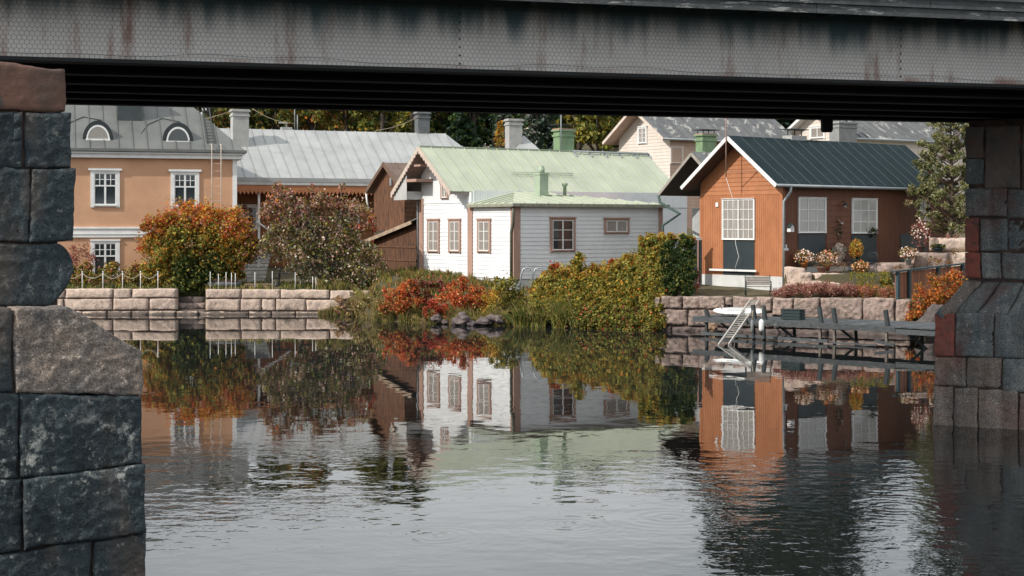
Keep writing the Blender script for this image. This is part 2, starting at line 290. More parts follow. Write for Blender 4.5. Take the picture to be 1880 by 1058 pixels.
# near piers: dark granite
def pier_mat(name, base, base2, lich, red=None, band=None):
    m = M(name, base, base2, 1.6, .85, bump=.03, bscale=16, rand=.16, c3=lich, s3=9, t3=.60, w3=.05, lo=.3, hi=.7)
    N, L = m.node_tree.nodes, m.node_tree.links; b = N['Principled BSDF']; src = b.inputs['Base Color'].links[0].from_socket
    g = N.new('ShaderNodeNewGeometry')
    ns = N.new('ShaderNodeTexNoise'); ns.inputs['Scale'].default_value = 42; ns.inputs['Detail'].default_value = 6; ns.inputs['Roughness'].default_value = .8; L.new(g.outputs['Position'], ns.inputs[0])
    rs = N.new('ShaderNodeMapRange'); rs.inputs[1].default_value = .35; rs.inputs[2].default_value = .7; rs.inputs[3].default_value = .25; rs.inputs[4].default_value = 2.7; L.new(ns.outputs[0], rs.inputs[0])
    nv = N.new('ShaderNodeTexNoise'); nv.inputs['Scale'].default_value = 2.0; nv.inputs['Detail'].default_value = 6; mv = N.new('ShaderNodeMapping'); mv.inputs['Scale'].default_value = (2.5, 2.5, .3); L.new(g.outputs['Position'], mv.inputs[0]); L.new(mv.outputs[0], nv.inputs[0])
    rv = N.new('ShaderNodeMapRange'); rv.inputs[1].default_value = .35; rv.inputs[2].default_value = .62; rv.inputs[3].default_value = .72; rv.inputs[4].default_value = 1.15; L.new(nv.outputs[0], rv.inputs[0])
    mu = N.new('ShaderNodeMath'); mu.operation = 'MULTIPLY'; L.new(rs.outputs[0], mu.inputs[0]); L.new(rv.outputs[0], mu.inputs[1])
    vv = N.new('ShaderNodeVectorMath'); vv.operation = 'SCALE'; L.new(src, vv.inputs[0]); L.new(mu.outputs[0], vv.inputs[3]); src = vv.outputs[0]
    if red:
        n = N.new('ShaderNodeTexNoise'); n.inputs['Scale'].default_value = .9; n.inputs['Detail'].default_value = 6; mp_ = N.new('ShaderNodeMapping'); mp_.inputs['Scale'].default_value = (1, 1, .45); L.new(g.outputs['Position'], mp_.inputs[0]); L.new(mp_.outputs[0], n.inputs[0])
        r = N.new('ShaderNodeMapRange'); r.inputs[1].default_value = .55; r.inputs[2].default_value = .68; r.inputs[4].default_value = .8; L.new(n.outputs[0], r.inputs[0])
        x = N.new('ShaderNodeMix'); x.data_type = 'RGBA'; x.inputs[7].default_value = (*red, 1); L.new(r.outputs[0], x.inputs[0]); L.new(src, x.inputs[6]); src = x.outputs[2]
    if band:
        sp = N.new('ShaderNodeSeparateXYZ'); L.new(g.outputs['Position'], sp.inputs[0])
        a = N.new('ShaderNodeMapRange'); a.inputs[1].default_value = band[0] - .45; a.inputs[2].default_value = band[0]; L.new(sp.outputs[2], a.inputs[0])
        c = N.new('ShaderNodeMapRange'); c.inputs[1].default_value = band[1] + .45; c.inputs[2].default_value = band[1]; L.new(sp.outputs[2], c.inputs[0])
        n = N.new('ShaderNodeTexNoise'); n.inputs['Scale'].default_value = 3.5; n.inputs['Detail'].default_value = 12; n.inputs['Roughness'].default_value = .78; L.new(g.outputs['Position'], n.inputs[0])
        r = N.new('ShaderNodeMapRange'); r.inputs[1].default_value = .54; r.inputs[2].default_value = .60; r.inputs[4].default_value = .85; L.new(n.outputs[0], r.inputs[0])
        m1 = N.new('ShaderNodeMath'); m1.operation = 'MULTIPLY'; L.new(a.outputs[0], m1.inputs[0]); L.new(c.outputs[0], m1.inputs[1])
        m2 = N.new('ShaderNodeMath'); m2.operation = 'MULTIPLY'; L.new(m1.outputs[0], m2.inputs[0]); L.new(r.outputs[0], m2.inputs[1])
        x = N.new('ShaderNodeMix'); x.data_type = 'RGBA'; x.inputs[7].default_value = (.42, .43, .40, 1); L.new(m2.outputs[0], x.inputs[0]); L.new(src, x.inputs[6]); src = x.outputs[2]
    L.new(src, b.inputs['Base Color']); return m
pier_dark = pier_mat('dark_pier_granite', (.014, .024, .031), (.034, .046, .051), (.13, .135, .13), red=(.13, .10, .08), band=(1.45, 1.95))
pier_pale = pier_mat('pale_pier_granite', (.22, .17, .135), (.07, .07, .07), (.33, .28, .24))
pier_cap = M('rusty_concrete_cap', (.17, .085, .06), (.085, .055, .045), 1.6, .85, bump=.02, rand=.05, c3=(.04, .045, .045), s3=2.2, t3=.55, st3=(1, 1, .4))
mortar = M('reddish_mortar', (.10, .065, .055), (.04, .035, .035), 4, .95, bump=.02)
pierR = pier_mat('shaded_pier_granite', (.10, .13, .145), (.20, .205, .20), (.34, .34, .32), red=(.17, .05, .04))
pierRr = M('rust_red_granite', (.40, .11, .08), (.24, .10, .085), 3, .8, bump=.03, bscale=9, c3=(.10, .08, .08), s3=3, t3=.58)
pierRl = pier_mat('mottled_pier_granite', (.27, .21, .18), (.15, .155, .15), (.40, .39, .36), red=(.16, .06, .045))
FL = Frame(-4.67, 19.4, R(30))
tL = thing('bridge_pier', 'near dark granite bridge pier with white lichen, cut by the left picture edge', 'bridge pier', FL.o, FL.a)
def fb(F, y0, xl, xr, top, bot): return (F.hy(xl, 500, y0)[0], F.hy(xr, 500, y0)[0], polyfn(F, top, y0), polyfn(F, bot, y0))
def pstone(par, mt, F, y0, xl, xr, top, bot, seed, name='stone', **k):
    a, c, t, bt = fb(F, y0, xl, xr, top, bot); return stone(par, name, mt, F, a, c, t, bt, y0=y0, seed=seed, **k)
U = .45                                                  # the shaft stands back behind the broad base
kw = dict(res=.03, rnd=.018, amp=.022, depth=.9, nmax=64, skip=.006)
T0 = [(-200, 103), (0, 113), (122, 126)]; T1 = [(-200, 202), (124, 207)]; T2 = [(-200, 308), (133, 310)]; T3 = [(-200, 449), (138, 445)]; T4 = [(-200, 564), (135, 561)]
pstone(tL, pier_cap, FL, U, -200, 122, T0, T1, 1, 'cap_stone', res=.04, rnd=.015, amp=.007, depth=1.2, nmax=40)
pstone(tL, pier_dark, FL, U, -200, 42, T1, T2, 2, **kw); pstone(tL, pier_dark, FL, U, 46, 131, T1, T2, 3, **kw)
pstone(tL, pier_dark, FL, U - .03, 22, 43, [(0, 206), (50, 206)], [(0, 232), (50, 232)], 23, res=.04, rnd=.05, amp=.02)
pstone(tL, pier_dark, FL, U - .03, 24, 44, [(0, 234), (50, 234)], [(0, 262), (50, 262)], 24, res=.04, rnd=.05, amp=.02)
pstone(tL, pier_dark, FL, U, -200, 55, T2, T3, 4, **kw); pstone(tL, pier_dark, FL, U - .02, 56, 138, T2, T3, 5, **kw)
pstone(tL, pier_dark, FL, U, -200, -20, T3, T4, 6, **kw)
# a block with a worn, rounded right end
a, c, t, bt = fb(FL, U, -18, 136, T3, T4); xe = c
tt = lambda x: t(x) - .25 * max(0, 1 - (xe - x) / .22) ** 2 ; bb = lambda x: bt(x) + .42 * max(0, 1 - (xe - x) / .30) ** 1.3
stone(tL, 'stone', pier_dark, FL, a, c, tt, bb, y0=U, seed=7, **kw)
B4t = [(-300, 563), (24, 565), (125, 563), (180, 595), (262, 645)]; B4b = [(-300, 717), (20, 722), (262, 728)]
B5b = [(-300, 900), (0, 882), (60, 878), (262, 852)]; B6b = [(-300, 1055), (0, 1020), (90, 1003), (268, 980)]; B7b = [(-300, 1260), (268, 1180)]
pstone(tL, pier_dark, FL, 0, -300, 22, B4t, B4b, 8, **kw); pstone(tL, pier_pale, FL, 0, 26, 262, B4t, B4b, 9, **kw)
pstone(tL, pier_dark, FL, .03, -300, 34, B4b, B5b, 10, **kw); pstone(tL, pier_dark, FL, 0, 38, 262, B4b, B5b, 11, **kw)
pstone(tL, pier_dark, FL, .02, -300, 40, B5b, B6b, 12, **kw); pstone(tL, pier_dark, FL, -.02, 44, 268, B5b, B6b, 13, **kw)
pstone(tL, pier_dark, FL, .03, -300, 168, B6b, B7b, 14, **kw); pstone(tL, pier_dark, FL, .02, 172, 269, B6b, B7b, 15, **kw)
mbc = MB().box(-9, -.06, .11, 14, -1.5, 2.45).box(-9, -1.5, .07, 14, 2.45, 3.3)
xu = FL.hy(120, 300, U)[0]; mbc.box(-9, xu - .08, U + .07, 14, 3.3, 6.55)
mbc.build('mortar_core', mortar, tL)
# side courses of the near pier that a step to the right would show
for k, (z0, z1) in enumerate(((-.6, .5), (.5, 1.45), (1.45, 2.45))):
    for j in range(7):
        y = .9 + j * 1.6
        MB().box(-.5, .0 + .02 * (j % 2), y + .01, y + 1.59, z0 + .01, z1 - .01).build('stone', pier_dark, tL)
for k, (z0, z1) in enumerate(((3.3, 4.2), (4.2, 5.2), (5.2, 6.0))):
    for j in range(7):
        y = U + .9 + j * 1.6; MB().box(xu - .5, xu + .03 + .02 * (j % 2), y + .01, y + 1.59, z0 + .01, z1 - .01).build('stone', pier_dark, tL)

FR = Frame(9.77, 35.3, R(-28))
tR = thing('bridge_pier', 'rust-streaked granite bridge pier with stepped base, at the right edge past the jetty', 'bridge pier', FR.o, FR.a)
kr = dict(res=.05, rnd=.016, amp=.034, depth=.9, nmax=36)
U2 = .55
rows = [ # y0, material, xl, xr, top, bottom
 (U2, 'c', 1772, 1806, 232, 290), (U2, 'c', 1808, 1873, 230, 345), (U2, 'c', 1875, 2010, 228, 345),
 (U2, 'd', 1772, 1806, 290, 338), (U2, 'd', 1772, 1848, 345, 397), (U2, 'd', 1850, 1925, 347, 400), (U2, 'd', 1927, 2010, 347, 400),
 (U2, 'r', 1771, 1797, 399, 462), (U2, 'd', 1799, 1849, 401, 460), (U2 + .05, 'd', 1851, 1930, 402, 461), (U2, 'd', 1932, 2010, 402, 461),
 (U2, 'r', 1771, 1800, 463, 511), (U2, 'd', 1802, 1837, 463, 511), (U2, 'd', 1839, 1905, 463, 512), (U2, 'd', 1907, 2010, 463, 512),
 (0, 'r', 1715, 1752, 576, 655), (0, 'd', 1754, 1824, 574, 655), (0, 'd', 1826, 1880, 576, 657), (0, 'd', 1882, 2050, 576, 658),
 (0, 'm', 1715, 1773, 656, 709), (0, 'm', 1775, 1838, 656, 712), (0, 'd', 1840, 1905, 658, 720), (0, 'd', 1907, 2050, 659, 724),
 (0, 'm', 1713, 1750, 710, 790), (0, 'm', 1752, 1795, 712, 795), (0, 'm', 1797, 1869, 715, 805), (0, 'm', 1871, 1960, 722, 830), (0, 'm', 1962, 2050, 726, 830)]
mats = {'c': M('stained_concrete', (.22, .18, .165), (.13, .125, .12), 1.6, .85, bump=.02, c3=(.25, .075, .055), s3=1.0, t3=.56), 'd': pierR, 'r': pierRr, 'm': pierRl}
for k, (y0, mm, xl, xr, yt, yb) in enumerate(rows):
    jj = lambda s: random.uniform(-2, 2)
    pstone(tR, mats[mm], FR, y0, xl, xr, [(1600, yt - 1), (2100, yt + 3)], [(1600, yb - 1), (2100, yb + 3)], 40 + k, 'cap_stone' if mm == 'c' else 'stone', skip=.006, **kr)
# weathered sloping slabs over the base
def slabstone(par, mt, pts, seed, th=.12):
    P = [Vector(p) for p in pts]; n = 9; vs = []; nrm = (P[1] - P[0]).cross(P[3] - P[0]).normalized()
    for j in range(n + 1):
        for i in range(n + 1):
            u, v = i / n, j / n; p = (P[0]*(1-u)+P[1]*u)*(1-v) + (P[3]*(1-u)+P[2]*u)*v
            e = min(u, 1-u, v, 1-v) * 5; e = min(1, e); p = p + nrm * (noise.fractal(p * 2 + Vector((seed, 0, 0)), 1, 2, 3) * .05 - .06 * (1 - e) ** 2); vs.append(p)
    fs = [(j*(n+1)+i, j*(n+1)+i+1, (j+1)*(n+1)+i+1, (j+1)*(n+1)+i) for j in range(n) for i in range(n)]
    rim = [i for i in range(n)] + [j*(n+1)+n for j in range(n)] + [n*(n+1)+i for i in range(n, 0, -1)] + [j*(n+1) for j in range(n, 0, -1)]
    b0 = len(vs)
    for r_ in rim: vs.append(vs[r_] - nrm * th)
    for k in range(len(rim)): fs.append((rim[(k+1) % len(rim)], rim[k], b0 + k, b0 + (k+1) % len(rim)))
    return MB().add(vs, fs, True).build('sloping_stone', mt, par)
zlo = FR.hy(1716, 574, 0)[1]; zhi = FR.hy(1773, 513, U2)[1]; x1 = FR.hy(1773, 513, U2)[0]
cuts_b = [FR.hy(p, 574, 0)[0] for p in (1716, 1752, 1790, 1848, 1905, 2050)]; cuts_t = [FR.hy(p, 513, U2)[0] for p in (1773, 1803, 1836, 1880, 1930, 2020)]
for i in range(5):
    slabstone(tR, pierRl if i == 0 else pierR, [(cuts_b[i] + .01, -.02, zlo), (cuts_b[i+1] - .01, -.02, zlo), (cuts_t[i+1] - .01, U2 + .02, zhi), (cuts_t[i] + .01, U2 + .02, zhi)], 5.0 * i, .2)
slabstone(tR, pierR, [(0.0, 2.6, zlo), (cuts_b[0], -.02, zlo), (x1, U2 + .02, zhi), (x1, 3.0, zhi)], 77.0, .2)
mbc = MB().box(.05, 6, .04, 9, -1.5, zlo - .1); mbc.box(x1 + .06, 6, U2 + .05, 9, zlo - .1, 7.05); mbc.build('mortar_core', mortar, tR)
for k in range(5):
    for j in range(4):
        y = .9 + j * 1.5; z0 = -.5 + k * .62
        if z0 + .6 < zlo: MB().box(.0 + .02 * (j % 2), .5, y + .01, y + 1.49, z0 + .01, z0 + .61).build('stone', pierR, tR)

# ------------------------------------------------------------------ bridge
BR = Frame(0, 26.12, math.atan2(4.9, 17.73))
tB = fthing('bridge', 'riveted steel girder bridge overhead with hexagonal wire mesh and rust streaks', 'bridge', BR)
steel = M('painted_girder_steel', (.74, .72, .70), (.64, .63, .61), 1.0, .7, c3=(.26, .10, .07), s3=1.4, t3=.545, w3=.16, st3=(1.6, 1, .22))
Nn, Ll = steel.node_tree.nodes, steel.node_tree.links; bs = Nn['Principled BSDF']; src = bs.inputs['Base Color'].links[0].from_socket
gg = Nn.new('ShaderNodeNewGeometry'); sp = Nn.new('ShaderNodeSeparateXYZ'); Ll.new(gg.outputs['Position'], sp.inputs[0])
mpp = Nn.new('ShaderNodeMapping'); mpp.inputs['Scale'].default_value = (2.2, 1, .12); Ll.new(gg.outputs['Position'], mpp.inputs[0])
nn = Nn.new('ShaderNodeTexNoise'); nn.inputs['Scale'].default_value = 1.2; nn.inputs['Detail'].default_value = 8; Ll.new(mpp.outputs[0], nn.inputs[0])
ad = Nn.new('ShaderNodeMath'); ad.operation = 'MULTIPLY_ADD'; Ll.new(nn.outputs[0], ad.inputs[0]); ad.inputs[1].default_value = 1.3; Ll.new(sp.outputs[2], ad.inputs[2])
r1 = Nn.new('ShaderNodeMapRange'); r1.inputs[1].default_value = 8.38; r1.inputs[2].default_value = 9.0; r1.interpolation_type = 'SMOOTHSTEP'; Ll.new(ad.outputs[0], r1.inputs[0])     # shade of the deck overhang painted into the upper web as dark teal
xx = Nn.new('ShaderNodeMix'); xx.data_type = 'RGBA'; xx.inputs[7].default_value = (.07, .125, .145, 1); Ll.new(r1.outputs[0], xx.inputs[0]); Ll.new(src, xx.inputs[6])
# rust patches seeping up from the flange
mq = Nn.new('ShaderNodeMath'); mq.operation = 'MULTIPLY_ADD'; n5 = Nn.new('ShaderNodeTexNoise'); n5.inputs['Scale'].default_value = .8; n5.inputs['Detail'].default_value = 7; Ll.new(gg.outputs['Position'], n5.inputs[0]); Ll.new(n5.outputs[0], mq.inputs[0]); mq.inputs[1].default_value = -1.3; Ll.new(sp.outputs[2], mq.inputs[2])
r2 = Nn.new('ShaderNodeMapRange'); r2.inputs[1].default_value = 6.60; r2.inputs[2].default_value = 6.44; r2.inputs[4].default_value = .8; Ll.new(mq.outputs[0], r2.inputs[0])
xy = Nn.new('ShaderNodeMix'); xy.data_type = 'RGBA'; xy.inputs[7].default_value = (.32, .12, .08, 1); Ll.new(r2.outputs[0], xy.inputs[0]); Ll.new(xx.outputs[2], xy.inputs[6]); Ll.new(xy.outputs[2], bs.inputs['Base Color'])
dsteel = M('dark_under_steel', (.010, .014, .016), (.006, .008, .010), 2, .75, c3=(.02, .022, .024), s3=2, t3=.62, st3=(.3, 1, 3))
dtim = M('peeling_grey_timber', (.075, .085, .09), (.045, .052, .056), 5, .85, rand=.1, bump=.015, c3=(.27, .28, .27), s3=2.2, t3=.57, w3=.04, st3=(.8, 1, 5))
X0, X1 = -40, 40; ZB = 7.24
px_pl = [-26 + 2.78 * i for i in range(22)]
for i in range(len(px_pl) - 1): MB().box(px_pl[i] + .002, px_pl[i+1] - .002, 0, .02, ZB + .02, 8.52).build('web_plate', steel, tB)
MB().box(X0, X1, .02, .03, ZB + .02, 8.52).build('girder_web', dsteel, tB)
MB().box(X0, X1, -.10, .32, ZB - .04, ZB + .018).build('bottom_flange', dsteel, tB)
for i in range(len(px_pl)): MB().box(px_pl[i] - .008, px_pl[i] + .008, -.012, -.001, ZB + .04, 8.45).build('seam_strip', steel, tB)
m_ = MB()
for x in px_pl[::3]:
    for z in np.arange(ZB + .1, 8.5, .14): m_.box(x + .05, x + .075, -.02, -.002, z, z + .025)
tag(m_.build('rivets', dsteel, tB), kind='stuff')
# wire mesh
hx_ = .0455; wr = .0024; m_ = MB(); ym = -.05
def wire(a, c): 
    a = Vector(a); c = Vector(c); d = (c - a).normalized(); sd = Vector((-d.z, 0, d.x)) * wr; o = Vector((0, -wr * 1.6, 0))
    m_.add([a + sd, a - sd, a + o, c + sd, c - sd, c + o], [(0, 3, 5, 2), (2, 5, 4, 1), (1, 4, 3, 0)])
w = hx_ * math.sqrt(3); rowsN = int((8.45 - ZB) / (1.5 * hx_)) + 1
for r_ in range(rowsN):
    z = ZB + .015 + r_ * 1.5 * hx_
    for k in range(int(-9.6 / w), int(11.2 / w)):
        x = k * w + (w / 2 if r_ % 2 else 0); wob = lambda X, Z: ym + .012 * math.sin(X * 2.1 + Z * 5)
        a = (x - w/2, wob(x - w/2, z), z + hx_ * .25); t = (x, wob(x, z), z - hx_ * .25); c = (x + w/2, wob(x + w/2, z), z + hx_ * .25)
        wire(a, t); wire(t, c); wire(c, (x + w/2, c[1], z + hx_ * 1.25))
tag(m_.build('wire_mesh', dark, tB), kind='stuff')
pts = [(x, -.07, ZB + .10 + .03 * math.sin(x * 1.1) + .02 * math.sin(x * 3.3)) for x in np.arange(-9.5, 11, .25)]
MB().tube(pts, .004, 4).build('selvedge_wire', dark, tB)
for y in (2.2, 4.0, 5.8, 7.4, 8.9):
    m_ = MB(); m_.box(X0, X1, y, y + .02, ZB + .02, 8.5).box(X0, X1, y - .16, y + .18, ZB - .03, ZB + .02); m_.build('girder', dsteel, tB)
for x in np.arange(-26, 30, 2.78): MB().box(x, x + .08, .05, 8.9, 7.7, 7.85).build('cross_brace', dsteel, tB)
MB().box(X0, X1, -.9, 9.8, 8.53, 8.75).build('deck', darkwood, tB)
for i in range(14):
    x0 = -22 + i * 3.4
    MB().box(x0, x0 + 3.39, -1.05, -1.0, 8.30, 8.455).build('fascia_board', dtim, tB)
    MB().box(x0 - 1.2, x0 + 2.19, -1.09, -1.04, 8.465, 8.62).build('fascia_board', dtim, tB)
    MB().box(x0 - .5, x0 + 2.89, -1.14, -1.08, 8.63, 8.80).build('fascia_board', dtim, tB)
for x in np.arange(-22, 24, 1.39): MB().box(x, x + .1, -.89, -.02, 8.38, 8.52).build('deck_bracket', darkwood, tB)
xd = BR.hy(1518, 215, 8.7)[0]; MB().lathe([(.12, ZB - .35), (.15, ZB - .3), (.15, ZB + .1), (.05, ZB + .3)], 10, (xd, 8.7, 0)).build('drain_pipe', dsteel, tB)

# ------------------------------------------------------------------ house helpers
def plY(c=0.0, s=-1): return lambda a, o, z: (a, c + s * o, z)          # a wall in a plane y = c facing -y
def plX(c=0.0, s=-1): return lambda a, o, z: (c + s * o, a, z)          # a wall in a plane x = c facing -x
def siding_h(mb, pl, rng, z0, z1, st):
    z = z0
    while z < z1 - 1e-3:
        zt = min(z + st, z1); a0, a1 = rng(z); b0, b1 = rng(zt)
        if b1 - b0 < .02: b0 = b1 = (b0 + b1) / 2
        P = [pl(a0, .028, z), pl(a1, .028, z), pl(b1, .004, zt), pl(b0, .004, zt), pl(a0, 0, z), pl(a1, 0, z)]
        mb.add(P, [(0, 1, 2, 3), (4, 5, 1, 0)]); z = zt
def siding_v(mb, pl, a0, a1, z0, top, st, bot=None):
    a = a0
    while a < a1 - 1e-3:
        e = min(a + st, a1); g_ = st * .12; zb = bot or (lambda q: z0)
        P = [pl(a, 0, zb(a)), pl(a + g_, .022, zb(a)), pl(e - g_, .022, zb(e)), pl(e, 0, zb(e)), pl(a, 0, top(a)), pl(a + g_, .022, top(a)), pl(e - g_, .022, top(e)), pl(e, 0, top(e))]
        mb.add(P, [(0, 1, 5, 4), (1, 2, 6, 5), (2, 3, 7, 6)]); a = e
def window(par, pl, a0, a1, z0, z1, cas=.12, cm=None, sm=None, pane=None, cols=2, rows=3, mull=True, head=.03, sill=.03, gb=.03, transom=None, label=None):
    """casing with head and sill; sash and glazing bars; every pane its own piece"""
    m = MB(); cm = cm or white; sm = sm or white; pane = pane or glass_d
    m.pbox(pl, a0 - cas, a0, .0, .08, z0 - cas * .8, z1 + cas * .6); m.pbox(pl, a1, a1 + cas, .0, .08, z0 - cas * .8, z1 + cas * .6)
    m.pbox(pl, a0, a1, .0, .075, z1, z1 + cas * .6); m.pbox(pl, a0, a1, 0, .07, z0 - cas * .6, z0)
    m.pbox(pl, a0 - cas - head, a1 + cas + head, 0, .12, z1 + cas * .6 + .004, z1 + cas * 1.15)
    w = m.build('window', cm, par)
    if label: w['label'] = label
    MB().pbox(pl, a0 - .04, a1 + .04, .071, .13, z0 - cas * .35, z0 - .004).build('sill', cm, w)
    s = MB(); e = .045; s.pbox(pl, a0, a0 + e, .02, .062, z0, z1); s.pbox(pl, a1 - e, a1, .02, .062, z0, z1); s.pbox(pl, a0 + e, a1 - e, .02, .058, z0, z0 + e); s.pbox(pl, a0 + e, a1 - e, .02, .058, z1 - e, z1)
    xs = [a0 + (a1 - a0) * i / cols for i in range(cols + 1)]; zs = [z0 + (z1 - z0) * i / rows for i in range(rows + 1)]
    for i in range(1, cols):
        k = 2.2 if (mull and i * 2 == cols) else 1; s.pbox(pl, xs[i] - gb * k / 2, xs[i] + gb * k / 2, .02, .06, z0 + e, z1 - e)
    for j in range(1, rows):
        for i in range(cols): s.pbox(pl, xs[i] + gb * 1.15 if i else a0 + e, xs[i+1] - gb * 1.15 if i < cols - 1 else a1 - e, .02, .052, zs[j] - gb / 2, zs[j] + gb / 2)
    s.build('sash', sm, w)
    for j in range(rows):
        for i in range(cols): MB().pbox(pl, xs[i], xs[i+1] - .001, .002 + .001 * ((i + j) % 2), .034, zs[j], zs[j+1] - .001).build('pane', pane, w)
    return w
def roof_face(par, mt, E, ex, sl, x0, x1, step, f0=lambda x: 0.0, f1=lambda x: 1.0, th=.05, rib=.055, ribm=None, name='roof_panel', ribw=.035):
    """sheet panels with standing seams: E + ex*x + sl*f, strips run up the slope"""
    E, ex, sl = Vector(E), Vector(ex), Vector(sl); n = ex.cross(sl).normalized(); n = n if n.z > 0 else -n
    k = max(1, round((x1 - x0) / step)); ribs = MB()
    for i in range(k):
        a = x0 + (x1 - x0) * i / k; c = x0 + (x1 - x0) * (i + 1) / k
        P = [E + ex*a + sl*f0(a), E + ex*c + sl*f0(c), E + ex*c + sl*f1(c), E + ex*a + sl*f1(a)]
        if (P[3] - P[0]).length < .03 and (P[2] - P[1]).length < .03: continue
        m = MB().slab([p + n * th for p in P], n * th)
        m.bar(P[0] + n * (th + rib/2), P[3] + n * (th + rib/2), ribw, rib, n) if (P[3] - P[0]).length > .05 and ribm is None else None
        o = m.build(name, mt, par)
        if ribm and i and (P[3] - P[0]).length > .05: ribs.bar(P[0] + n * (th + rib/2), P[3] + n * (th + rib/2), ribw, rib, n)
    if ribm: ribs.build('roof_seam', ribm, par)
def chimney(par, x, y, z0, w, d, h, mt, cap=plaster, flue=False):
    m = MB().box(x - w/2, x + w/2, y - d/2, y + d/2, z0, z0 + h).box(x - w/2 - .06, x + w/2 + .06, y - d/2 - .06, y + d/2 + .06, z0 + h - .3, z0 + h - .18)
    m.box(x - w/2 - .1, x + w/2 + .1, y - d/2 - .1, y + d/2 + .1, z0 + h, z0 + h + .09)
    c = m.build('chimney', mt, par)
    MB().box(x - w/2 - .05, x + w/2 + .05, y - d/2 - .05, y + d/2 + .05, z0 + h + .092, z0 + h + .16).build('chimney_cap', cap, c)
    if flue:
        q = MB()
        for sx in (-1, 1):
            for sy in (-1, 1): q.bar((x + sx * w * .4, y + sy * d * .4, z0 + h + .16), (x + sx * w * .4, y + sy * d * .4, z0 + h + .36), .04, .04)
        q.box(x - w/2 - .15, x + w/2 + .15, y - d/2 - .15, y + d/2 + .15, z0 + h + .36, z0 + h + .40); q.build('rain_cover', dark, c)
    return c
def downpipe(par, pts, r=.05, mt=None): return MB().tube(pts, r, 8).build('downpipe', mt or galv, par)

# ------------------------------------------------------------------ white house with the green roof
aw = R(32); FW = Frame(.13, 74.5, aw)
tw = fthing('house', 'white weatherboarded house with pale green sheet roof, pinkish corner boards and a low annexe', 'house', FW)
z_ea = FW.hy(1080, 378, 0)[1]; z_b = 2.0; yA = 4.19; yM = 9.5; LX = FW.hy(1215, 430, 0)[0]
zR = zat(271, 80.5); zE = 6.33; yc = 7.8; y_r0, y_r1 = 4.4, 10.9
slope = (zR - zE) / (yc - y_r0)
zroof = lambda y: zR - abs(y - yc) * ((zR - zE) / ((yc - y_r0) if y < yc else (y_r1 - yc))) - .12
mw = MB()
siding_h(mw, plX(0), lambda z: (0, yA), z_b, z_ea, .205)
siding_h(mw, plY(0), lambda z: (0, LX), z_b, z_ea, .205)
mw.build('annexe_wall', whites, tw)
mw = MB(); zs_ = FW.hx(800, 374, 0)[1]
siding_h(mw, plX(0), lambda z: (yA, yM), z_b, zs_, .205)
mw.pbox(plX(0), yA, yM, 0, .05, zs_, zs_ + .05)
mw.build('gable_wall', whites, tw)
mg = MB(); siding_v(mg, plX(0), yA, yM, zs_ + .05, lambda a: zroof(a), .14); mg.build('gable_boarding', whites, tw)
mw = MB(); mw.box(.0, LX + 5, yA, yM, z_b, zE); mw.box(.03, LX - .02, .03, yA, z_b, z_ea - .02)
core = mw.build('inner_wall', whites, tw)
m_ = MB(); siding_v(m_, plY(yA - .02), .1, LX + 5, z_ea, lambda a: zE + .1, .14); m_.build('upper_side_wall', whites, tw)
MB().box(.02, LX - .1, .02, yA, 1.2, z_b).box(.02, LX + 4, yA, yM - .02, 1.2, z_b).build('foundation', concrete, tw)
# corner boards
for (nm, m_) in (('corner_board', MB().box(-.06, -.03, -.06, .30, z_b, z_ea).box(-.06, .30, -.06, -.03, z_b, z_ea)),
                 ('corner_board', MB().box(-.07, -.03, yA - .22, yA + .26, z_b, z_ea)),
                 ('corner_board', MB().box(-.09, -.03, yM - .30, yM + .12, z_b, z_ea + .45)),
                 ('corner_board', MB().box(LX - .22, LX + .02, -.06, -.03, z_b, z_ea))):
    m_.build(nm, pinkt, tw)
# windows on the gable side
for (xa, xb) in ((789, 806), (828, 845), (881, 900)):
    y1, z1 = FW.hx(xa, 407, 0); y0, z0 = FW.hx(xb, 461, 0); window(tw, plX(-.02), min(y0, y1), max(y0, y1), z0, z1, .14, pinkt, white, glass_c, 2, 3)
y1, z1 = FW.hx(813, 341, 0); y0, z0 = FW.hx(823, 363, 0); window(tw, plX(-.02), y0, y1, z0, z1, .10, pinkt, white, glass_c, 2, 1)
for (xa, ya, xb, yb, c, r_, pm) in ((1013, 404, 1051, 459, 2, 3, glass_d), (1112, 405, 1150, 426, 2, 1, glass_c)):
    x0, z1 = FW.hy(xa, ya, 0); x1_, z0 = FW.hy(xb, yb, 0); window(tw, plY(-.02), x0, x1_, z0, z1, .13, pinkt, white, pm, c, r_)
# roofs
rf = MB(); og = 1.1; RL = LX + 4.9
rf.slab([(-og, y_r0, zE - .02), (RL, y_r0, zE - .02), (RL, yc, zR - .02), (-og, yc, zR - .02)], (0, 0, .10))
rf.slab([(-og, yc, zR - .02), (RL, yc, zR - .02), (RL, y_r1, zE - .02), (-og, y_r1, zE - .02)], (0, 0, .10))
rfo = rf.build('roof', M('roof_underside_boards', (.30, .25, .22), (.24, .2, .18), 3), tw)
roof_face(rfo, roof_g, (0, y_r0, zE), (1, 0, 0), (0, yc - y_r0, zR - zE), -og, RL, .68, ribw=.025)
roof_face(rfo, roof_g, (0, y_r1, zE), (1, 0, 0), (0, yc - y_r1, zR - zE), -og, RL, .68, ribw=.025)
MB().bar((-og, yc, zR + .08), (RL, yc, zR + .08), .16, .05).build('ridge_cap', paleg, rfo)
xrr = FW.hy(1050, 272, yc)[0]; m_ = MB().tube([(xrr, yc - .25, zR + .05), (RL, yc - .25, zR + .0)], .05, 6)
for i in range(6): m_.bar((xrr + i * (RL - xrr) / 5, yc, zR + .1), (xrr + i * (RL - xrr) / 5, yc - .5, zR - .25), .04, .1)
m_.build('snow_rail', galv, rfo)
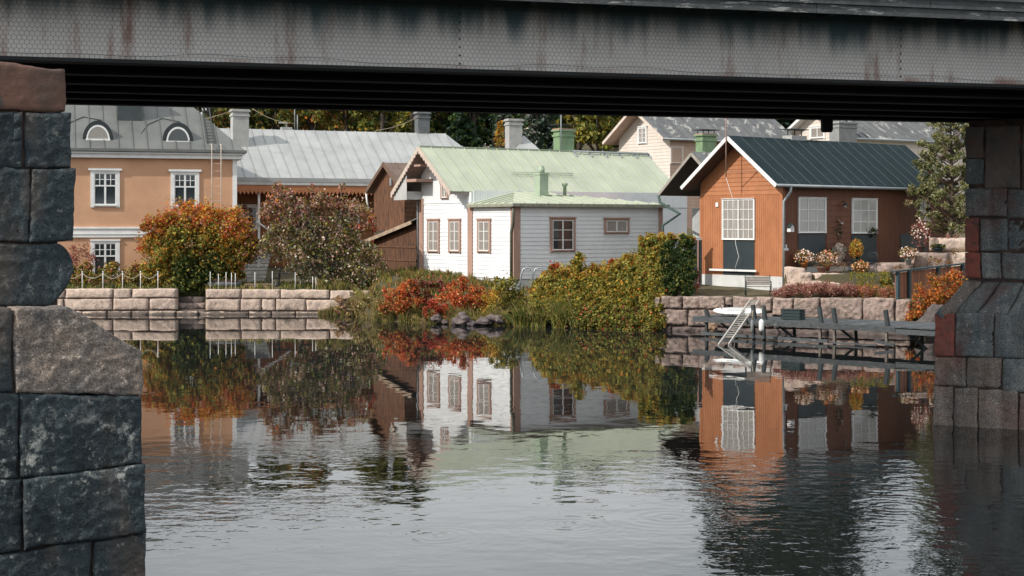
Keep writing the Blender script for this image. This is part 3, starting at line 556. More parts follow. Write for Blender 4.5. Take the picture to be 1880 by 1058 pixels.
ml = MB(); p0 = FW.hy(932, 332, 6.0); p1 = FW.hy(1045, 332, 6.0); zz = zE + (6.0 - y_r0) * slope
for dz in (.1, .2): ml.tube([(p0[0], 5.6, zz - .2 + dz), (p1[0], 5.6, zz - .2 + dz)], .02, 5)
ml.build('snow_rail', paleg, rfo)
# scalloped bargeboards, soffit boxes of the deep gable overhang
for sgn, ya, za in ((1, y_r0, zE), (-1, y_r1, zE)):
    m_ = MB(); n = 14
    for i in range(n):
        a, c = i / n, (i + 1) / n; P = Vector((-og - .05, yc + (ya - yc) * a, zR + (za - zR) * a + .04)); Q = Vector((-og - .05, yc + (ya - yc) * c, zR + (za - zR) * c + .04)); md = (P + Q) / 2
        m_.slab([P, Q, Q - Vector((0, 0, .20)), md - Vector((0, 0, .34)), P - Vector((0, 0, .20))] if sgn > 0 else [P, P - Vector((0, 0, .20)), md - Vector((0, 0, .34)), Q - Vector((0, 0, .20)), Q], (-.04, 0, 0))
    m_.build('bargeboard', M('pale_pink_paint', (.56, .46, .40), (.47, .38, .33), 3), tw)
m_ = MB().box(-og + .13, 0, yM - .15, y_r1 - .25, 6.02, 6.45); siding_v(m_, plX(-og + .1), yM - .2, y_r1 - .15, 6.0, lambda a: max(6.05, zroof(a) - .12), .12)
m_.build('boxed_eave', M('shade_toned_white_boards', (.50, .50, .49), (.42, .42, .42), 2), tw)  # white boards toned grey for the shade under the gable rake
m_ = MB().box(-og + .05, -.02, yc + .35, yM - .2, 6.95, 7.1).box(-og + .05, -.02, yc - .1, yM - 1.1, 7.75, 7.85); m_.build('gable_bracket', pinkt, tw)
# annexe roof: low hip running off the house wall
e = .28; zt = z_ea + .72; rl = MB(); zt0 = z_ea + .04
rl.slab([(-e, -e, zt0), (LX + e, -e, zt0), (4.0, yA, zt), (2.6, yA, zt)], (0, 0, .08)); rl.slab([(LX + e, -e, zt0), (LX + e, yA, zt0), (4.0, yA, zt)], (0, 0, .08)); rl.slab([(-e, -e, zt0), (2.6, yA, zt), (-e, yA, zt0 + .02)], (0, 0, .08))
rlo = rl.build('annexe_roof', pinkt, tw)
roof_face(rlo, roof_g, (0, -e, zt0), (1, 0, 0), (0, yA + e, zt - zt0), -e, LX + e, .7, f1=lambda x: max(0.0, min(1.0, (x + e) / (2.6 + e), (LX + e - x) / (LX + e - 4.0))))
roof_face(rlo, roof_g, (-e, 0, zt0), (0, 1, 0), (2.6 + e, 0, zt - zt0), -e, yA, .7, f1=lambda y: max(0.0, min(1.0, (y + e) / (yA + e))))
MB().box(-e - .02, LX + e, -e - .03, -e, zt0 - .11, zt0 + .03).box(-e - .03, -e, -e, yA, zt0 - .11, zt0 + .03).build('eave_board', M('mossy_eave', (.34, .33, .27), (.16, .18, .12), 8, .8, stretch=(1, 1, .2)), rlo)
cxx, czz = FW.hy(995, 357, 2.6); c = MB().box(cxx - .26, cxx + .26, 2.4, 2.9, z_ea + .3, czz + 1.0).box(cxx - .3, cxx + .3, 2.36, 2.94, czz + 1.0, czz + 1.1).build('chimney', paleg, tw); MB().lathe([(.17, czz + 1.1), (.17, czz + 1.35), (.14, czz + 1.36), (.14, czz + 1.45)], 12, (cxx, 2.65, 0)).build('flue', paleg, c)
cx2 = FW.hy(1037, 350, 2.6)[0]; MB().lathe([(.09, z_ea + .3), (.09, z_ea + 1.05), (.15, z_ea + 1.06), (.15, z_ea + 1.2)], 10, (cx2, 2.6, 0)).build('vent_pipe', paleg, tw)
downpipe(tw, [(-.15, -.1, z_ea - .05), (-.15, -.12, z_ea - .3), (-.14, -.02, z_ea - .9), (-.14, .12, z_ea - 1.3), (-.14, .12, 1.9)], .06, M('mossy_pipe', (.16, .16, .12), (.10, .11, .08), 4))
downpipe(tw, [(-.12, yM + .25, 6.2), (-.12, yM + .22, 5.5), (-.10, yM + .2, 2)], .05)
xg, zg = FW.hy(1010, 240, yc)
for px, mt_, wd in ((1035, greenbox, 34), (1296, greenbox, 32)):
    xa, zt_ = FW.hy(px - wd/2, 238 if px < 1200 else 247, yc + .9); xb, _ = FW.hy(px + wd/2, 230, yc + .9); chimney(tw, (xa + xb) / 2, yc + .9, zR - .9, (xb - xa) * .78, .65, zt_ - zR + .8, mt_, pinkt, True)
MB().tube([(FW.hy(1030, 260, yc + .4)[0], yc + .4, zR - .3), (FW.hy(1030, 260, yc + .4)[0], yc + .4, zR + 2.6)], .025, 5).build('antenna_mast', galv, tw)

# ------------------------------------------------------------------ orange house with the dark roof
ao = R(39); FO = Frame(12.34, 69.5, ao)
to = fthing('house', 'orange boarded cottage with dark felt roof, white window and white foundation beside the river', 'house', FO)
GW = 5.14; zf = FO.hx(1400, 507, 0)[1]; OL = 12.5
zEo = 6.46; zRo = 8.76; ycO = GW / 2; ov = .42; oo = .9
zrO = lambda y: zRo - abs(y - ycO) * (zRo - zEo) / (ycO + ov) - .1
zsp = FO.hx(1400, 357, 0)[1]
m_ = MB(); siding_v(m_, plX(0), 0, GW, zf, lambda a: zsp, .115); m_.build('vertical_boarding', orangew, to)
m_ = MB(); siding_h(m_, plX(-.01), lambda z: (max(0, ycO - (zRo - .1 - z) / ((zRo - zEo) / (ycO + ov))), min(GW, ycO + (zRo - .1 - z) / ((zRo - zEo) / (ycO + ov)))), zsp, zRo - .25, .20); m_.build('gable_boarding', orangew, to)
MB().box(-.035, .30, 0, GW, 1.2, zf - .002).box(.3, OL, .01, GW, 1.2, 2.75).build('foundation', concrete, to)
# side wall facing the garden
zg0 = 2.72; m_ = MB(); siding_v(m_, plY(0), .02, OL, zg0, lambda a: zrO(0) + .0, .115); m_.build('side_wall', orangew_shade, to)
xa = FO.hy(1516, 400, 0)[0]; xb = FO.hy(1560, 400, 0)[0]; m_ = MB(); siding_h(m_, plY(-.03), lambda z: (xa, xb), zg0, 5.9, .26); m_.build('lap_boarding', orangew_shade, to)
MB().box(.03, OL, .03, GW - .03, zf, zrO(0)).build('inner_wall', orangew_shade, to)
m_ = MB().box(-.05, -.01, -.05, .1, zf, zsp).box(-.05, .1, -.05, -.01, zf, zrO(0)).box(-.05, -.01, GW - .1, GW + .04, zf, zsp); m_.build('corner_board', orangew, to)
# gable window and the dark panel under it
ya_, zt_ = FO.hx(1329, 367, 0); yb_, zb_ = FO.hx(1386, 440, 0)
y0, y1 = min(ya_, yb_), max(ya_, yb_)
window(to, plX(-.02), y0, y1, zb_, zt_, .05, white, white, glass_c, 6, 4, gb=.028, head=.0)
m_ = MB(); z = zf + .02
while z < zb_ - .12: m_.pbox(plX(-.02), y0, y1, 0, .035, z, z + .085); z += .10
m_.build('slatted_panel', shutter, to); MB().pbox(plX(-.02), y0, y1, 0, .012, zf, zb_ - .05).build('panel_backing', dark, to)
ya_, z_ = FO.hx(1308, 495, 0); yb_, _ = FO.hx(1394, 497, 0); MB().bar((-.2, ya_, z_), (-.2, yb_, z_ - .0), .06, .09).build('flower_shelf', white, to)
yv, zv = FO.hx(1318, 376, 0); MB().pbox(plX(-.02), yv - .08, yv + .08, 0, .06, zv - .1, zv + .1).build('wall_vent', white, to)
# garden side windows
for (xa, ya, xb, yb) in ((1465, 364, 1513, 427), (1563, 366, 1607, 428)):
    x0, z1 = FO.hy(xa, ya, 0); x1_, z0 = FO.hy(xb, yb, 0); window(to, plY(-.03), x0, x1_, z0, z1, .05, white, white, glass_w, 3, 3, mull=False, head=0.0)
    MB().pbox(plY(-.02), x0 - .03, x1_ + .03, 0, .03, zg0 + .05, z0 - .07).build('slatted_panel', shutter, to)
x0, z1 = FO.hy(1687, 368, 0); x1_, z0 = FO.hy(1703, 405, 0); window(to, plY(-.03), x0, x1_, z0, z1, .05, white, white, glass_w, 2, 2, head=0.0)
xx0, zt_ = FO.hy(1652, 430, 0); xx1, _ = FO.hy(1700, 430, 0); MB().pbox(plY(-.02), xx0, xx1, 0, .03, zg0, zt_).build('slatted_panel', shutter, to)
# wall lamp
xl_, zl_ = FO.hy(1543, 375, 0); lm = MB().tube([(xl_, -.02, zl_ + .1), (xl_, -.25, zl_ + .14), (xl_, -.3, zl_ + .05)], .018, 6).lathe([(.03, zl_ + .05), (.16, zl_ - .05), (.17, zl_ - .07)], 12, (xl_, -.3, 0)).build('wall_lamp', dark, to); MB().lathe([(.05, zl_ - .05), (.06, zl_ - .11), (.02, zl_ - .17)], 10, (xl_, -.3, 0)).build('lamp_bulb', white, lm)
# roof
rf = MB(); rf.slab([(-oo, -ov, zEo - .02), (OL, -ov, zEo - .02), (OL, ycO, zRo - .02), (-oo, ycO, zRo - .02)], (0, 0, .12)); rf.slab([(-oo, ycO, zRo - .02), (OL, ycO, zRo - .02), (OL, GW + ov, zEo - .02), (-oo, GW + ov, zEo - .02)], (0, 0, .12))
rfo = rf.build('roof', M('dark_soffit', (.07, .045, .035), (.05, .035, .03), 3), to)
roof_face(rfo, roof_d, (0, -ov, zEo), (1, 0, 0), (0, ycO + ov, zRo - zEo), -oo, OL, .80, ribm=feltrib, rib=.02, ribw=.035)
roof_face(rfo, roof_d, (0, GW + ov, zEo), (1, 0, 0), (0, -ycO - ov, zRo - zEo), -oo, OL, .80, ribm=feltrib, rib=.02, ribw=.035)
for yy in (-ov, GW + ov):
    MB().bar((-oo - .03, yy, zEo - .06), (-oo - .03, ycO, zRo - .06), .05, .17, (0, 0, 1)).build('bargeboard', white, rfo)
MB().tube([(-oo, -ov - .06, zEo - .03), (OL, -ov - .06, zEo - .06)], .065, 8).build('gutter', galv, rfo)
downpipe(to, [(.0, -ov - .05, zEo - .05), (.0, -ov - .05, zEo - .3), (-.1, -.15, zEo - .75), (-.1, -.14, 1.75)], .065)
# thin chimney with hood, antenna
x0_, zc = FO.hy(1456, 240, ycO + .3); m_ = MB().box(x0_ - .55, x0_ + .55, ycO - .1, ycO + .5, zRo - .3, zRo + .22)
c = m_.build('chimney', plaster, to); m2 = MB()
for q in (-.5, 0, .5): m2.bar((x0_ + q, ycO + .2, zRo + .2), (x0_ + q, ycO + .2, zRo + .5), .04, .04)
m2.box(x0_ - .65, x0_ + .65, ycO - .15, ycO + .55, zRo + .5, zRo + .54); m2.build('rain_cover', dark, c)
am = MB().tube([(-oo - .1, ycO, zRo - 1.9), (-oo - .1, ycO, zRo + 1.35)], .03, 6).bar((-oo - .1, ycO - .0, zRo - 1.65), (-.0, ycO - 1.1, zRo - 1.65), .03, .03)
am.bar((-oo - .1, ycO + .7, zRo + 1.2), (-oo - .1, ycO - .9, zRo + 1.2), .02, .02)
for q in (-.8, -.5, -.2, .1, .4, .6): am.bar((-oo - .1 - .3, ycO + q, zRo + 1.2), (-oo + .2, ycO + q, zRo + 1.2), .012, .012)
am.build('antenna', M('rusty_mast', (.30, .20, .16), (.2, .13, .1), 4), to)
ca = [(-oo - .1, ycO, zRo - 1.9), (-.4, ycO + .05, zsp - .4), (-.35, ycO, zb_ - .2), (-.35, ycO - .2, zb_ - .8), (-.35, ycO + .1, zf + .2)]
MB().tube(ca, .012, 5).build('loose_cable', white, to)

# ------------------------------------------------------------------ neighbour: open shed between white and orange house
FN = Frame(*at(1216, 500, 76).xy, R(32)); tn = fthing('outbuilding', 'narrow outbuilding with dark open gable between the white house and the orange cottage', 'outbuilding', FN)
apN = FN.loc(at(1270, 281, 75.2)); etN = FN.loc(at(1208, 356, 77.4)); w_ = etN.y - apN.y; xN = apN.x; zRN, zEN = apN.z, etN.z
m_ = MB(); Lr = 9
m_.slab([(xN, apN.y - w_, zEN), (xN + Lr, apN.y - w_, zEN), (xN + Lr, apN.y, zRN), (xN, apN.y, zRN)], (0, 0, .1)); m_.slab([(xN, apN.y, zRN), (xN + Lr, apN.y, zRN), (xN + Lr, apN.y + w_, zEN), (xN, apN.y + w_, zEN)], (0, 0, .1))
rr = m_.build('roof', M('dark_soffit_b', (.06, .045, .038)), tn)
roof_face(rr, roof_w, (0, apN.y - w_, zEN + .02), (1, 0, 0), (0, w_, zRN - zEN), xN, xN + Lr, .7)
for s_ in (-1, 1): MB().bar((xN - .03, apN.y + s_ * w_, zEN - .05), (xN - .03, apN.y, zRN - .05), .05, .15).build('bargeboard', M('greyish_board', (.34, .31, .27)), rr)
m_ = MB(); siding_v(m_, plX(xN + 1.9), apN.y - w_ + .3, apN.y + w_ - .3, 2, lambda a: 5.4, .22); m_.box(xN + 1.92, xN + 8, apN.y - w_ + .3, apN.y + w_ - .3, 1.8, 5.5); m_.build('grey_wall', M('grey_boarding', (.40, .42, .42), (.32, .34, .34), 2), tn)
m_ = MB(); siding_v(m_, plX(xN + .9), apN.y - w_ + .3, apN.y - .0, 5.85, lambda a: 6.25, .12); m_.build('orange_fascia', orangew, tn)
MB().box(xN + .85, xN + .95, apN.y - .2, apN.y - .02, 2, 5.9).build('post', orangew, tn)
dk = M('dark_green_pipe', (.05, .09, .075)); 
P_ = [FN.loc(at(1209, 360, 77.4)), FN.loc(at(1212, 372, 77.2)), FN.loc(at(1248, 393, 76.4)), FN.loc(at(1217, 414, 76.2)), FN.loc(at(1217, 450, 76.2))]
downpipe(tn, P_, .07, dk)

# ------------------------------------------------------------------ ochre town house on the left
am_ = R(17); cR = at(434, 300, 87); FM = Frame(cR.x, cR.y, am_)
tm = fthing('house', 'ochre rendered two-storey house with white bands, eyebrow dormers and grey hipped roof', 'house', FM)
zc1 = FM.hy(434, 293, 0)[1]; zc0 = FM.hy(434, 286, 0)[1]; HL = -19.0
MB().box(HL, 0, 0, 11, 1.0, zc1).build('wall', mustard, tm)
z1_ = FM.hy(250, 417, 0)[1]; z2_ = FM.hy(250, 436, 0)[1]
MB().box(HL, .03, -.10, -.002, z2_, z1_).box(HL, .05, -.15, -.10, z1_ - .10, z1_ - .02).box(HL, .04, -.13, -.10, z2_ + .17, z2_ + .22).build('string_band', white, tm)
MB().box(HL, .30, -.30, 11, zc1, zc0 + .02).box(HL, .42, -.44, 11, zc0 + .02, zc0 + .16).build('cornice', white, tm)
MB().box(-.22, .03, -.04, -.002, z1_ + .02, zc1 - .01).box(-.22, .03, -.04, -.002, 1.0, z2_ - .01).build('corner_pilaster', white, tm)
for (xa, ya, xb, yb) in ((173, 318, 213, 376), (320, 320, 359, 378), (173, 447, 213, 505)):
    x0, z1 = FM.hy(xa, ya, 0); x1_, z0 = FM.hy(xb, yb, 0)
    w_o = window(tm, plY(-.0), x0, x1_, z0 , z1, .20, white, white, glass_d, 2, 1, head=.03, gb=.05)
    # small upper lights over two tall panes
    m2 = MB(); zm = z1 - (z1 - z0) * .40; m2.box(x0 + .05, x1_ - .05, -.066, -.03, zm - .04, zm + .04)
    for q in (1, 2, 3): xq = x0 + (x1_ - x0) * q / 4; m2.box(xq - .02, xq + .02, -.064, -.03, zm + .04, z1 - .05)
    zq = (zm + z1) / 2; m2.box(x0 + .05, x1_ - .05, -.0635, -.03, zq - .018, zq + .018); m2.build('transom', white, w_o)
    if ya < 400: MB().box(x0 - .32, x1_ + .32, -.16, -.122, z1 + .15, z1 + .27).build('window_hood', white, w_o)
# hipped roof
ze = zc0 + .16; rise = 4.1; run = 5.4; ovm = .5
m_ = MB(); m_.slab([(HL - ovm, -ovm, ze), (ovm, -ovm, ze), (-run * .62, run, ze + rise), (HL + run, run, ze + rise)], (0, 0, .05)); m_.slab([(ovm, -ovm, ze), (ovm, 11.5, ze), (-run * .62, run, ze + rise)], (0, 0, .05)); ro = m_.build('roof', dark, tm)
roof_face(ro, roof_m, (0, -ovm, ze + .01), (1, 0, 0), (0, run + ovm, rise), HL, ovm, .78, f1=lambda x: max(0, min(1, (ovm - x) / (run * .62 + ovm))))
MB().box(HL, ovm + .02, -ovm - .05, -ovm + .2, ze - .02, ze + .13).box(ovm, ovm + .04, -ovm - .05, 11, ze - .02, ze + .10).build('eave_sheet', roof_m, ro)
def slz(y): return ze + .06 + (y + ovm) / (run + ovm) * rise
for (pc, ytop, ybot, pane) in ((180, 221, 257, M('pale_blind', (.30, .28, .26), (.26, .25, .23))), (327, 228, 261, glass_d)):
    yb0 = .32; x0, zb0 = FM.hy(pc, ybot - 1, yb0); r_ = FM.hy(pc + 28, 250, yb0)[0] - x0
    m2 = MB(); n = 14
    def arc(k, rr_, yy): t = math.pi * k / n; return (x0 - math.cos(t) * rr_, yy, zb0 + math.sin(t) * rr_ * 1.28)
    for k in range(n):
        ta, tb = arc(k, r_, yb0), arc(k + 1, r_, yb0); ia, ib = arc(k, r_ * .76, yb0), arc(k + 1, r_ * .76, yb0)
        back = lambda p: (p[0], max(yb0, (p[2] - ze - .06) / rise * (run + ovm) - ovm + .1), p[2])
        m2.add([ta, tb, ib, ia], [(3, 2, 1, 0)]); m2.add([ta, tb, back(tb), back(ta)], [(0, 1, 2, 3)])
    d = m2.build('dormer', dark, tm)
    m3 = MB(); 
    for k in range(n):
        ta, tb = arc(k, r_ * .765, yb0 - .02), arc(k + 1, r_ * .765, yb0 - .02); ia, ib = arc(k, r_ * .66, yb0 - .02), arc(k + 1, r_ * .66, yb0 - .02); m3.add([ta, tb, ib, ia], [(3, 2, 1, 0)])
    m3.box(x0 - r_ * .8, x0 + r_ * .8, yb0 - .06, yb0 + .02, zb0 - .06, zb0 + .03); m3.build('window_frame', white, d)
    MB().add([arc(k, r_ * .67, yb0 - .01) for k in range(n + 1)], [tuple(range(n + 1))[::-1]]).build('pane', pane, d)
    m4 = MB()                                             # flared sheet cheek spreading on the roof to the left
    for k in range(9):
        pass
    MB().tube([(x0 - r_ * 2.4, .9, slz(.9) + .02), (x0 - r_ * 1.9, 1.7, slz(1.7) + .05), (x0 - r_ * .9, 2.3, slz(2.3) + .05), (x0 + r_ * .3, 2.0, slz(2.0) + .04)], .03, 5).build('dormer_seam', roof_m, d)
xc, zc = FM.hy(238, 205, 2.5); chimney(tm, xc, 2.5, slz(2.5) - .55, 1.35, .9, 2.2, M('dark_chimney_sheet', (.05, .065, .068)), dark)
# roof ladder and wall ladder
m_ = MB(); pa = [FM.hy(383, 262, .3)[0], FM.hy(401, 262, .3)[0]]
L0 = (0, .1, slz(.1) + .1); xt = FM.hy(340, 197, 4.2)[0]
for dx in (0, .42): m_.bar((pa[0] + dx - .1, .1, slz(.1) + .08), (pa[0] + dx - .1 - .0, 4.6, slz(4.6) + .08), .05, .05)
for i in range(16): y = .2 + i * .28; m_.bar((pa[0] - .1, y, slz(y) + .09), (pa[0] + .32, y, slz(y) + .09), .04, .04)
m_.build('roof_ladder', M('dark_grey_ladder', (.06, .07, .07)), tm)
m_ = MB(); xa, zt_ = FM.hy(389, 268, -.6); xb, _ = FM.hy(406, 268, -.6)
for x in (xa, xb): m_.tube([(x, .1, zt_ + .0), (x, -.15, zt_ + .12), (x, -.52, zt_ + .05), (x, -.58, zt_ - .3), (x, -.50, 1.7)], .028, 6)
z = zt_ - 1.0
while z > 2: m_.bar((xa, -.53, z), (xb, -.53, z), .025, .025); z -= .42
m_.build('wall_ladder', M('cream_ladder', (.62, .54, .46)), tm)

# ------------------------------------------------------------------ long grey-roofed house behind
ag = R(22); cg = at(436, 340, 96); FG = Frame(cg.x, cg.y, ag)
tg = fthing('house', 'long orange-brown house with pale grey seamed sheet roof and zigzag valance over its porch', 'house', FG)
zeg = FG.hy(560, 333, 0)[1]; GXL = -6.0; GXR = 18.0; rng_ = 5.6
zrg = zat(238, 101.5)
m_ = MB(); m_.slab([(GXL, 0, zeg), (GXR, 0, zeg), (GXR - 2.0, rng_, zrg), (GXL, rng_, zrg)], (0, 0, .15)); m_.slab([(GXR, 0, zeg), (GXR, 2 * rng_, zeg), (GXR - 2.0, rng_, zrg)], (0, 0, .15)); m_.slab([(GXL, rng_, zrg), (GXR - 2, rng_, zrg), (GXR, 2*rng_, zeg), (GXL, 2*rng_, zeg)], (0, 0, .1)); ro = m_.build('roof', dark, tg)
roof_face(ro, roof_gr, (0, 0, zeg + .02), (1, 0, 0), (0, rng_, zrg - zeg), GXL, GXR, .72, f1=lambda x: max(0, min(1, (GXR - x) / 2.0)))
MB().box(GXL, GXR + .1, -.12, .5, zeg - .06, zeg + .20).build('eave_sheet', roof_gr, ro)
MB().box(GXL, GXR + .1, -.10, -.0, zeg - .26, zeg - .062).build('eave_board', M('grey_white_board', (.56, .56, .54)), tg)
zv1 = zeg - .27; m_ = MB(); x = GXL
while x < GXR:
    m_.slab([(x, -.05, zv1), (x, -.05, zv1 - .38), (x + .13, -.05, zv1 - .62), (x + .25, -.05, zv1 - .38), (x + .25, -.05, zv1)], (0, -.03, 0)); x += .252
m_.build('zigzag_valance', orangew, tg)
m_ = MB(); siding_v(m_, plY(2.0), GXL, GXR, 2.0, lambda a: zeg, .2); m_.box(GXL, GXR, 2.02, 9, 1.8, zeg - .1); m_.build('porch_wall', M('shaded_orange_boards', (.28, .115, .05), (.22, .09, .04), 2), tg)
for px in (475, 520, 560, 690): xq = FG.hy(px, 400, .3)[0]; MB().box(xq - .07, xq + .07, .2, .34, 2.0, zeg - .3).build('porch_post', white if px == 475 else orangew, tg)
for (xa, xb) in ((440, 470), (535, 570), (625, 655)):
    x0, z1 = FG.hy(xa, 380, 2); x1_, z0 = FG.hy(xb, 420, 2); window(tg, plY(2.0 - .03), x0, x1_, z0, z1, .14, white, white, glass_d, 2, 2)
m_ = MB(); 
m_.bar((FG.hy(470, 400, .2)[0], .1, 4.9), (FG.hy(535, 440, .2)[0], .1, 3.3), .08, .1); m_.build('stair_rail', white, tg)
for px, yt, dd, wd in ((440, 206, 3.9, 1.05), (775, 210, rng_ + .3, .85), (943, 223, 4.6, 1.0)):
    xq, zt_ = FG.hy(px, yt, dd); chimney(tg, xq, dd, zeg + dd / rng_ * (zrg - zeg) * .9 - .3, wd, .8, zt_ - (zeg + dd / rng_ * (zrg - zeg) * .9 - .3), plaster if px != 775 else M('dark_grey_chimney', (.13, .14, .145)), plaster)
for px, yt in ((541, 190), (768, 196), (1030 - 490 + 6, 236)):
    xq, zt_ = FG.hy(px, yt, rng_); MB().tube([(xq, rng_, zrg - .3), (xq, rng_, max(zt_, zrg + .3) + .8)], .03, 5).build('antenna_mast', galv, tg)
xq = FG.hy(525, 225, rng_ + .3)[0]; MB().box(xq - .35, xq + .35, rng_, rng_ + .5, zrg - .3, zrg + .25).box(xq - .5, xq + .1, rng_ + .1, rng_ + .3, zrg + .5, zrg + .58).bar((xq, rng_ + .2, zrg + .2), (xq, rng_ + .2, zrg + .55), .08, .08).build('roof_vent', plaster, tg)
# pyramid hip at the right end of the long roof
hp = MB(); xh0 = FG.hy(900, 270, 3)[0]; xh1 = FG.hy(1012, 270, 3)[0]; xm = FG.hy(962, 252, 5)[0]; zh = FG.hy(962, 249, 5)[1]
hp.add([(xh0, 1, zeg + .2), (xh1 + 1, 1, zeg + .2), (xh1 + 1, 9, zeg + .2), (xh0, 9, zeg + .2), (xm, 5, zh)], [(0, 1, 4), (1, 2, 4), (2, 3, 4), (3, 0, 4)])
hpo = hp.build('hip_roof', roof_gr, tg)
# wires
tag(MB().tube([at(459, 197, 100) + (at(541, 227, 100) - at(459, 197, 100)) * t + Vector((0, 0, -.25 * math.sin(math.pi * t))) for t in np.linspace(0, 1, 8)], .02, 4).build('overhead_wire', rope), 'pale sagging wire from the left grey chimney to the antenna mast on the grey roof', 'wire')
tag(MB().tube([at(690, 240, 101) + (at(768, 215, 101) - at(690, 240, 101)) * t + Vector((0, 0, -.15 * math.sin(math.pi * t))) for t in np.linspace(0, 1, 8)], .02, 4).build('overhead_wire', rope), 'pale wire slanting up to the dark chimney in the middle of the grey roof', 'wire')
tag(MB().tube([at(380, 218, 98), at(400, 212, 98), at(428, 203, 98)], .02, 4).build('overhead_wire', rope), 'short wire between the ochre house roof and the leftmost grey chimney', 'wire')

# ------------------------------------------------------------------ generic gabled building
def gabled(name, label, cat, F, yc, hw, zE, zR, og, ov, Lr, wallm, roofm, trim, step=.75, zb=1.8, vboard=True, und=None, x0=0.0, bst=.2):
    t = fthing(name, label, cat, F); k = (zR - zE) / (hw + ov)
    top = lambda y: zR - abs(y - yc) * k - .1
    m = MB(); 
    if vboard: siding_v(m, plX(x0), yc - hw, yc, zb, top, bst); siding_v(m, plX(x0), yc, yc + hw, zb, top, bst)
    else: siding_h(m, plX(x0), lambda z: (max(yc - hw, yc - (zR - .1 - z) / k), min(yc + hw, yc + (zR - .1 - z) / k)), zb, zR - .2, bst)
    m.build('gable_wall', wallm, t)
    m = MB(); siding_h(m, plY(yc - hw), lambda z: (x0, Lr - .3), zb, top(yc - hw), .25); m.box(x0 + .03, Lr - .3, yc - hw + .02, yc + hw, zb, top(yc - hw)); m.build('side_wall', wallm, t)
    m = MB(); m.slab([(-og + x0, yc - hw - ov, zE), (Lr, yc - hw - ov, zE), (Lr, yc, zR), (-og + x0, yc, zR)], (0, 0, .1)); m.slab([(-og + x0, yc, zR), (Lr, yc, zR), (Lr, yc + hw + ov, zE), (-og + x0, yc + hw + ov, zE)], (0, 0, .1)); r = m.build('roof', und or trim, t)
    roof_face(r, roofm, (0, yc - hw - ov, zE + .02), (1, 0, 0), (0, hw + ov, zR - zE), -og + x0, Lr, step); roof_face(r, roofm, (0, yc + hw + ov, zE + .02), (1, 0, 0), (0, -hw - ov, zR - zE), -og + x0, Lr, 2.0)
    for s_ in (-1, 1): MB().bar((-og + x0 - .03, yc + s_ * (hw + ov), zE - .04), (-og + x0 - .03, yc, zR - .04), .05, .2).build('bargeboard', trim, r)
    MB().tube([(-og + x0, yc - hw - ov - .06, zE - .0), (Lr, yc - hw - ov - .06, zE)], .07, 6).build('gutter', galv, r)
    return t, top
# brown barn: two pieces
ab = R(32); ap = at(712, 301, 88); FB = Frame(ap.x, ap.y, ab)
tb, topb = gabled('barn', 'old brown board barn with small gable, standing behind the white house porch', 'barn', FB, -.15, 1.9, at(678, 352, 89.5).z, ap.z, .35, .35, 7, barnw, M('brown_sheet_roof', (.20, .14, .11), (.13, .09, .075), 2), M('old_barge', (.16, .10, .07)), zb=1.9, bst=.17)
yv, zv = FB.hx(720, 333, 0); MB().box(-.12, 0, yv - .12, yv + .12, zv - .25, zv + .2).build('barn_lamp', galv, tb)
downpipe(tb, [(-.3, 2.2, ap.z - 1.6), (-.3, 2.1, ap.z - 2.0), (-.25, 2.0, ap.z - 2.6)], .06, white)
sc_ = at(757, 470, 84.5); FS = Frame(sc_.x, sc_.y, ab); ts = fthing('shed', 'dark brown lean-to shed with slanting plank roof, left of the white house', 'shed', FS)
yl, zl = FS.hx(648, 453, -.3); yh, zh_ = FS.hx(757, 408, -.3); yw, _ = FS.hx(688, 480, 0)
rz = lambda y: zh_ + (y - yh) / (yl - yh) * (zl - zh_)
m_ = MB(); siding_v(m_, plX(0), -.5, yw, 1.7, lambda a: rz(a) - .1, .30); m_.build('board_wall', barnw, ts)
for py in (453, 477, 497): z_ = FS.hx(720, py, 0)[1]; MB().box(-.06, -.022, -.5, yw, z_ - .05, z_ + .05).build('wall_rail', barnw, ts)
MB().box(.03, 3.2, -.5, yw - .02, 1.7, 4.3).build('inner_wall', darkwood, ts)
for i in range(9):
    x = -.35 + i * .4; MB().slab([(x, -.6, rz(-.6) + .06 + i * .16), (x + .39, -.6, rz(-.6) + .06 + (i + 1) * .16), (x + .39, yl, rz(yl) + .06 + (i + 1) * .16), (x, yl, rz(yl) + .06 + i * .16)][::-1], (0, 0, .05)).build('roof_board', M('mossy_roof_board%d' % i, (.26, .25, .22), (.14, .135, .12), 2, stretch=(1, 1, 3)), ts)
MB().bar((-.38, -.6, rz(-.6) - .02), (-.38, yl, rz(yl) - .02), .06, .2).build('bargeboard', barnw2, ts)

# far cream houses
af = R(34)
apc = at(1165, 203, 112); FC = Frame(apc.x, apc.y, af); zEc = at(1225, 262, 111).z
tc_, topc = gabled('house', 'cream boarded gable house with weathered grey roof, behind the green-roofed house', 'house', FC, 0, 3.0, at(1108, 262, 114).z, at(1165, 199, 112).z, 1.1, .55, 13.5, cream, roof_w, M('pinkish_white_trim', (.66, .55, .48)), zb=3.0, vboard=False, bst=.24, x0=.9, und=M('pink_soffit', (.50, .36, .29)))
y0, z0 = FC.hx(1187, 262, .9); y1, z1 = FC.hx(1174, 236, .9); window(tc_, plX(.88), min(y0, y1), max(y0, y1), z0, z1, .13, white, white, glass_c, 2, 3)
m_ = MB(); siding_h(m_, plY(-3.05), lambda z: (.9, 13), 3, topc(-3.0), .24); m_.build('salmon_wall', salmon, tc_)
x0, z1 = FC.hy(1226, 268, -3.05); window(tc_, plY(-3.07), x0 + .3, x0 + 1.3, z1 - 1.2, z1 - .1, .1, cream, cream, salmon, 1, 1)
ap2 = at(1488, 205, 118); FC2 = Frame(ap2.x, ap2.y, R(34))
